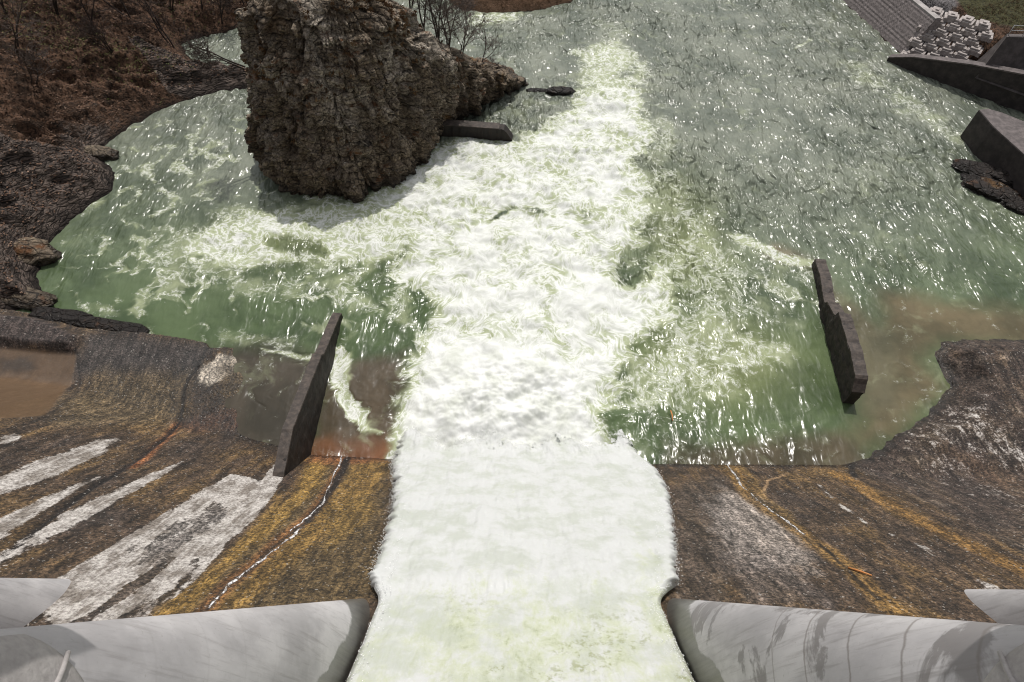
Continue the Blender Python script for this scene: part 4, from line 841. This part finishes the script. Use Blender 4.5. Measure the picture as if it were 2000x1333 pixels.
# ---------------------------------------------------------------- MATERIALS
M['ground'] = m_ground(); M['water'] = m_water(); M['jet'] = m_jet(); M['foam'] = m_foam(); M['apron'] = m_apron(); M['pier'] = m_pier()
t = NT('leak water'); nn_ = t.noise(t.gpos(), 5, 5, .7); M['trickle'] = t.fin(t.mix(t.sst(nn_, .42, .6), (.10, .07, .05), (.8, .8, .82)), .15, t.bump(nn_, .5, .05))
M['conc_pale'] = m_concrete('weathered pale concrete', (.46, .43, .41), (.27, .25, .24)); M['conc_boss'] = m_concrete('smooth pale concrete', (.48, .455, .44), (.38, .355, .345), streak=.5)
M['conc_mid'] = m_concrete('grey retaining concrete', (.13, .11, .105), (.06, .05, .047)); M['conc_dark'] = m_concrete('shaded dark concrete', (.066, .053, .050), (.022, .018, .017)); M['coping'] = m_concrete('sunlit brown coping', (.10, .078, .064), (.035, .028, .024), sc=2); M['coping2'] = m_concrete('purple grey coping', (.17, .142, .138), (.07, .058, .056), sc=1.5)  # shaded faces darker, sunlit tops lighter: both put into the colours
M['walld'] = m_concrete('wet dark wall', (.030, .021, .016), (.011, .009, .008), sc=1.3); M['wallr'] = m_concrete('eroded dark wall', (.058, .044, .038), (.016, .013, .012), sc=1.6)
M['block'] = m_concrete('precast block concrete', (.52, .47, .445), (.27, .235, .22), sc=2, streak=.5); M['revet'] = m_concrete('grey purple stone facing', (.36, .31, .30), (.17, .145, .14), sc=2.5)
M['rock'] = m_rock('layered river rock', [(.09, .068, .048), (.36, .28, .195), (.17, .125, .086), (.68, .59, .48)])
M['wetrock'] = m_rock('wet dark rock', [(.02, .015, .012), (.055, .04, .033), (.03, .022, .018), (.06, .05, .04)], strata=False)
M['drygrass'] = m_leaf('dry brown tufts', [(.05, .028, .015), (.12, .066, .034), (.18, .115, .062), (.08, .045, .024)]); M['leaf'] = m_leaf('fallen leaves', [(.05, .024, .014), (.12, .065, .04), (.22, .135, .09), (.08, .042, .026), (.28, .19, .14)])
M['sprig'] = m_leaf('young green leaves', [(.08, .09, .025), (.15, .165, .05), (.10, .11, .035)])
M['bark'] = m_plain('grey brown bark', (.035, .026, .021), (.11, .088, .075), 5); M['bark2'] = m_plain('twig bark', (.05, .036, .03), (.13, .10, .085), 5)
M['barkd'] = m_plain('dark bark', (.018, .012, .010), (.05, .036, .03), 5); M['barkd2'] = m_plain('dark twig bark', (.028, .018, .015), (.075, .052, .043), 5)
M['metal'] = m_plain('galvanised metal', (.35, .35, .36), (.5, .5, .5), 9, .45); M['stick'] = m_plain('orange wood', (.45, .16, .05), (.6, .28, .1), 9, .6, (1, 1, 1))
# ---------------------------------------------------------------- BUILD
build_ground(); build_river(); build_apron(); build_torrent()
build_pier(-5.25, -1, 'pale rounded concrete pier left of the torrent with a round boss near its top', .12)
build_pier(5.8, 1, 'stained and cracked grey concrete pier right of the torrent', 1.0)
build_pier(-16.9, -1, 'pier nose showing at the left edge beyond the lime streaks', .0, 1, .75)
build_pier(18.4, 1, 'pier nose just showing at the right edge beyond the ochre concrete', .0, 1, .35)
ruin_wall('divider_wall', 'dark sloping concrete divider wall standing on the left apron', [(-14.45, 14.0, 3.0), (-14.4, 15.2, 3.9), (-14.35, 18.2, 4.3), (-14.25, 22, 3.4), (-14.2, 25.3, 2.5), (-14.15, 25.5, 2.2), (-14.1, 30.2, .75), (-14.05, 30.7, .55)], .65, -1, M['walld'], .05)
ruin_wall('divider_wall', 'broken dark divider wall awash in the pool on the right, in two heights', [(24.9, 22.6, 1.6), (25.0, 23.4, 2.5), (25.25, 26, 2.7), (25.5, 29.2, 2.65), (25.6, 29.4, 1.9), (25.7, 31.2, 1.5), (25.8, 31.4, .9), (26.3, 34.2, .95), (26.6, 36.6, .7)], .85, 1, M['wallr'], .10)
a = P(846, 266); b = P(1000, 277); am, bm_ = np.array(a), np.array(b)
def lowwall():
    root = empty('low_wall', (*a, 0)); d = (bm_-am); L = np.linalg.norm(d); d /= L; n = np.array([-d[1], d[0]]); mb = MB(); N = 30; vs = []
    for i in range(N+1):
        s_ = L*i/N; zt = 1.35 if i < N-3 else 1.35-.38*(i-(N-3)); 
        for o_, z in ((0, -1), (0.03, zt), (.9, zt+.05), (.95, -1)):
            j = random.uniform(-.05, .05); q = am+d*s_+n*(o_+j); vs.append((q[0]-a[0], q[1]-a[1], z+(j if z > 0 else 0)))
    fs = [(i*4+k, (i+1)*4+k, (i+1)*4+(k+1) % 4, i*4+(k+1) % 4) for i in range(N) for k in range(3)]+[(0, 1, 2, 3), (N*4+3, N*4+2, N*4+1, N*4)]
    mb.poly(vs, fs); mb.build('wall_body', M['walld'], root)
    mb = MB(); q = am+d*(L-1.3)/2+n*.48; mb.box((q[0]-a[0], q[1]-a[1], 1.43), (L-1.4, .98, .09), rz=math.atan2(d[1], d[0])); mb.build('coping', M['coping'], root)
    tag(root, 'short low black wall jutting from the foot of the tall rock into the rapids', 'wall')
lowwall()
RX, RY, RZ = build_rock()
x, y = P(1093, 181); boulder('river_rock', 'small isolated dark rock in the river right of the rock point', (x, y, .05), (1.5, .55, .45), 21, M['wetrock'])
x, y = P(1050, 178); boulder('river_rock', 'nearly submerged black rock just off the rock point', (x, y, -.12), (1.3, .4, .3), 22, M['wetrock'])
for i, (px, py, d, lab) in enumerate(((35, 583, (3.4, 1.0, .7), 'flat layered grey rock at the water corner above the left slab'), (120, 622, (2.6, .7, .45), 'dark rock strip between the left slab and the green pool'), (215, 640, (3.2, .6, .35), 'long low wet rock along the far edge of the left slab'),
                                      (180, 303, (2.6, .8, .7), 'mossy rounded rock at the left waterline above the slate ledge'), (50, 500, (3.0, 1.3, 1.2), 'dark overhanging bank rock below the slate ledge'))):
    x, y = P(px, py); boulder('bank_rock', lab, (x, y, .15), d, 31+i, M['wetrock'] if i in (1, 2) else M['slate'] if 'slate' in M else M['rock'], 'rocks along the left waterline', rz=-.15)
build_right()
# drift sticks
mb = MB(); x, y = P(1312, 826); mb.tube([(0, 0, 0), (.02, .45, .05), (-.03, .85, .03)], [.05, .05, .04], 6); o = mb.build('driftwood_stick', M['stick'], None, True); o.location = (x, y, .32); tag(o, 'orange stick floating in the pool right of the torrent', 'stick')
x, y = hit(1655, 1110, zs); mb = MB(); mb.tube([(0, 0, 0), (.3, -.25, .35), (.6, -.5, .62)], [.04, .045, .03], 6); o = mb.build('driftwood_stick', M['stick'], None, True); o.location = (x, y, float(zs(np.array([x]), np.array([y]))[0])+.06); tag(o, 'pale orange stick lying in the crack on the right concrete face', 'stick')
# trees
def land(px, py, zg=3.0):
    x, y = hit(px, py, zland); return (x, y, float(zland(np.array([x]), np.array([y]))[0]))
TR = [(345, 100, 7, (-.45, .1), 'dark leaning bare tree at the left edge of the upper pool', 2), (318, 60, 8, (-.3, .2), 'tall bare tree on the slope left of the upper pool', 1), (250, 35, 7, (-.2, 0), 'bare tree near the top edge between two mossy patches', 2),
      (180, 45, 6, (.1, 0), 'slender bare tree on the leaf covered slope at upper left', 2), (110, 25, 7, (.2, 0), 'bare multi stemmed tree close to the top left corner', 3), (30, 90, 7, (.7, -.3), 'pale bare tree leaning right over the litter at the left edge', 2),
      (60, 160, 5, (.9, -.35), 'fallen looking grey tree with branches sprawling down the left slope', 2), (430, 45, 5, (.2, .1), 'small bare tree on the brown bank above the upper pool', 3), (490, 22, 6, (-.2, .1), 'bare tree left of the rock summit at the top edge', 3), (395, 20, 6, (0, .2), 'bare tree rising out of frame above the upper pool', 2),
      (5, 20, 6, (.2, .1), 'bare tree in the very top left corner', 2), (150, 0, 7, (0, .1), 'bare tree cut by the top edge at upper left', 2), (220, 100, 4, (.3, -.1), 'low bare shrub amid the mossy ground at upper left', 4), (330, 15, 6, (-.1, .1), 'bare tree behind the tall slope tree at the top edge', 2)]
for i, (px, py, h, ln, lab, nt) in enumerate(TR):
    bare_tree(land(px, py), h, ln, 100+i, lab, 'bare trees on the left slope', nt, 1.0, mat='barkd' if i not in (5, 6) else 'bark', dens=.8)
RT = [(825, 52, 8.8, 6.5, (.05, .1), 'bare tree nearest the rock summit on the right crest', 2), (850, 85, 8.0, 6.5, (.1, .1), 'tall bare tree in the clump behind the rock crest', 3), (873, 108, 6.6, 6.5, (.1, .1), 'dense twiggy bare tree in the middle of the clump behind the rock crest', 3), (895, 122, 5.0, 5.5, (.15, .05), 'bare tree at the right end of the clump behind the rock crest', 2),
      (938, 136, 3.4, 4.6, (.05, .1), 'single slender bare sapling on the low end of the rock ridge', 1), (965, 150, 2.2, 1.8, (.1, 0), 'low twiggy bush on the grassy tip of the rock', 4), (800, 20, 11., 6, (.0, .2), 'bare tree cut by the top edge behind the rock summit', 2)]
for i, (px, py, z, h, ln, lab, nt) in enumerate(RT):
    x, y = P(px, py, z); bare_tree((x, y+.6, z-.4), h, ln, 200+i, lab, 'bare trees on the rock crest', nt, .9, name='bare_tree' if h > 2 else 'bush', cat='tree' if h > 2 else 'bush', mat='bark', dens=.9)
x, y = P(488, 72, 8.5); bare_tree((-25.0, 53.5, 9.0), 5.0, (-1.6, -.4), 300, 'dark branches reaching left from the rock over the upper pool', 'bare trees on the rock crest', 2, 1.1, mat='barkd')
# litter on the left slope
def litter():
    n = 52000; X = rng.uniform(-82, -22, n); Y = rng.uniform(27, 92, n); d = sd(X, Y, BANK); k = (d > .9); X, Y, d = X[k], Y[k], d[k]
    Z = zland(X, Y); s = rng.uniform(.03, .10, len(X)); a = rng.uniform(0, 6.28, len(X)); b = rng.uniform(-.5, .5, (2, len(X))); V = np.zeros((len(X), 4, 3))
    for q, (u, v) in enumerate(((-1, -.6), (1, -.6), (1, .6), (-1, .6))):
        V[:, q, 0] = X+s*(u*np.cos(a)-v*np.sin(a)); V[:, q, 1] = Y+s*(u*np.sin(a)+v*np.cos(a)); V[:, q, 2] = Z+.06+s*(u*b[0]+v*b[1])
    me = np_mesh('litter', V.reshape(-1, 3), np.arange(len(X)*4).reshape(-1, 4)); tag(link('fallen_leaves', me, M['leaf'], None, False), 'dry brown fallen leaves covering the left slope', 'leaves', kind='stuff')
    # green sprouts
    V = []; Fc = []
    for px, py, n_, rr in ((20, 40, 260, 3.5), (100, 70, 260, 3.), (180, 100, 200, 3), (240, 105, 120, 2), (380, 40, 160, 3), (325, 208, 20, .3), (60, 20, 150, 3), (300, 105, 60, 2)):
        c = land(px, py)
        for _ in range(n_):
            x = c[0]+random.gauss(0, rr); y = c[1]+random.gauss(0, rr*.7)
            z = float(zland(np.array([x]), np.array([y]))[0])
            if z < .3: continue
            for q in range(2):
                s = random.uniform(.04, .10); a = random.uniform(0, 6.28); ox, oy, oz = [random.gauss(0, .12) for _ in range(3)]; m = len(V); ca, sa = math.cos(a)*s, math.sin(a)*s
                V += [(x+ox-ca, y+oy-sa, z+.15+oz), (x+ox+sa*.5, y+oy-ca*.5, z+.18+oz), (x+ox+ca, y+oy+sa, z+.22+oz), (x+ox-sa*.5, y+oy+ca*.5, z+.18+oz)]; Fc.append((m, m+1, m+2, m+3))
    me = bpy.data.meshes.new('sprouts'); me.from_pydata(V, [], Fc); me.update(); tag(link('spring_leaves', me, M['sprig'], None, False), 'pale green spring leaves sprouting on the left slope', 'leaves', kind='stuff')
    # dry grass on the far bank, right bank and rock point
    V = []; Fc = []
    def tuft(x, y, z, L):
        for b in range(7):
            m = len(V); a = random.uniform(0, 6.28); l = L*random.uniform(.5, 1); dx, dy = math.cos(a)*l*.7, math.sin(a)*l*.7; w = .02
            V.extend([(x-w, y, z-.05), (x+w, y+w, z-.05), (x+dx, y+dy, z+l*.6)]); Fc.append((m, m+1, m+2))
    n = 9000; X = rng.uniform(-20, 24, n); Y = rng.uniform(78, 112, n); d = sd(X, Y, BANK); k = d > .2; Z = zland(X, Y)
    for x, y, z in zip(X[k], Y[k], Z[k]): tuft(float(x), float(y), float(z), .5)
    n = 9000; X = rng.uniform(50, 76, n); Y = rng.uniform(56, 84, n); d = sd(X, Y, RBANK); k = (d > 2.6) & ~((X < 60) & (Y > 76)); Z = zland(X, Y)
    for x, y, z in zip(X[k], Y[k], Z[k]): tuft(float(x), float(y), float(z), .38)
    me = bpy.data.meshes.new('dry_grass'); me.from_pydata(V, [], Fc); me.update(); tag(link('dry_grass', me, M['drygrass'], None, False), 'dry brown grass on the far banks', 'grass', kind='stuff')
litter()
# ---------------------------------------------------------------- LIGHT, CAMERA
EL, AZ = R(61), R(7)                 # azimuth measured from +Y toward +X
sun = bpy.data.lights.new('sun', 'SUN'); sun.energy = 2.9; sun.angle = R(.6); sun.color = (1, .955, .90); so = bpy.data.objects.new('sun', sun); C.objects.link(so)
dv = Vector((math.sin(AZ)*math.cos(EL), math.cos(AZ)*math.cos(EL), math.sin(EL))); so.rotation_euler = dv.to_track_quat('Z', 'Y').to_euler()
w = bpy.data.worlds.new('World'); bpy.context.scene.world = w; w.use_nodes = True; nt = w.node_tree; bg = nt.nodes['Background']
sky = nt.nodes.new('ShaderNodeTexSky'); sky.sky_type = 'NISHITA'; sky.sun_disc = False; sky.sun_elevation = EL; sky.sun_rotation = AZ; sky.dust_density = 3.0; sky.air_density = 1.0; sky.ozone_density = .6
hsv = nt.nodes.new('ShaderNodeHueSaturation'); hsv.inputs['Saturation'].default_value = .25; nt.links.new(sky.outputs[0], hsv.inputs['Color']); nt.links.new(hsv.outputs[0], bg.inputs[0]); bg.inputs[1].default_value = .115
cam = bpy.data.cameras.new('camera'); cam.sensor_width = 36; cam.lens = 36*F/2000; cam.clip_end = 2000; cam.clip_start = .1
co = bpy.data.objects.new('camera', cam); C.objects.link(co); co.location = (0, 0, H); co.rotation_euler = (math.pi/2-PITCH, 0, 0)
sc = bpy.context.scene; sc.camera = co; sc.cycles.filter_width = 1.1
sc.view_settings.view_transform = 'Standard'; sc.view_settings.look = 'None'; sc.view_settings.exposure = 0
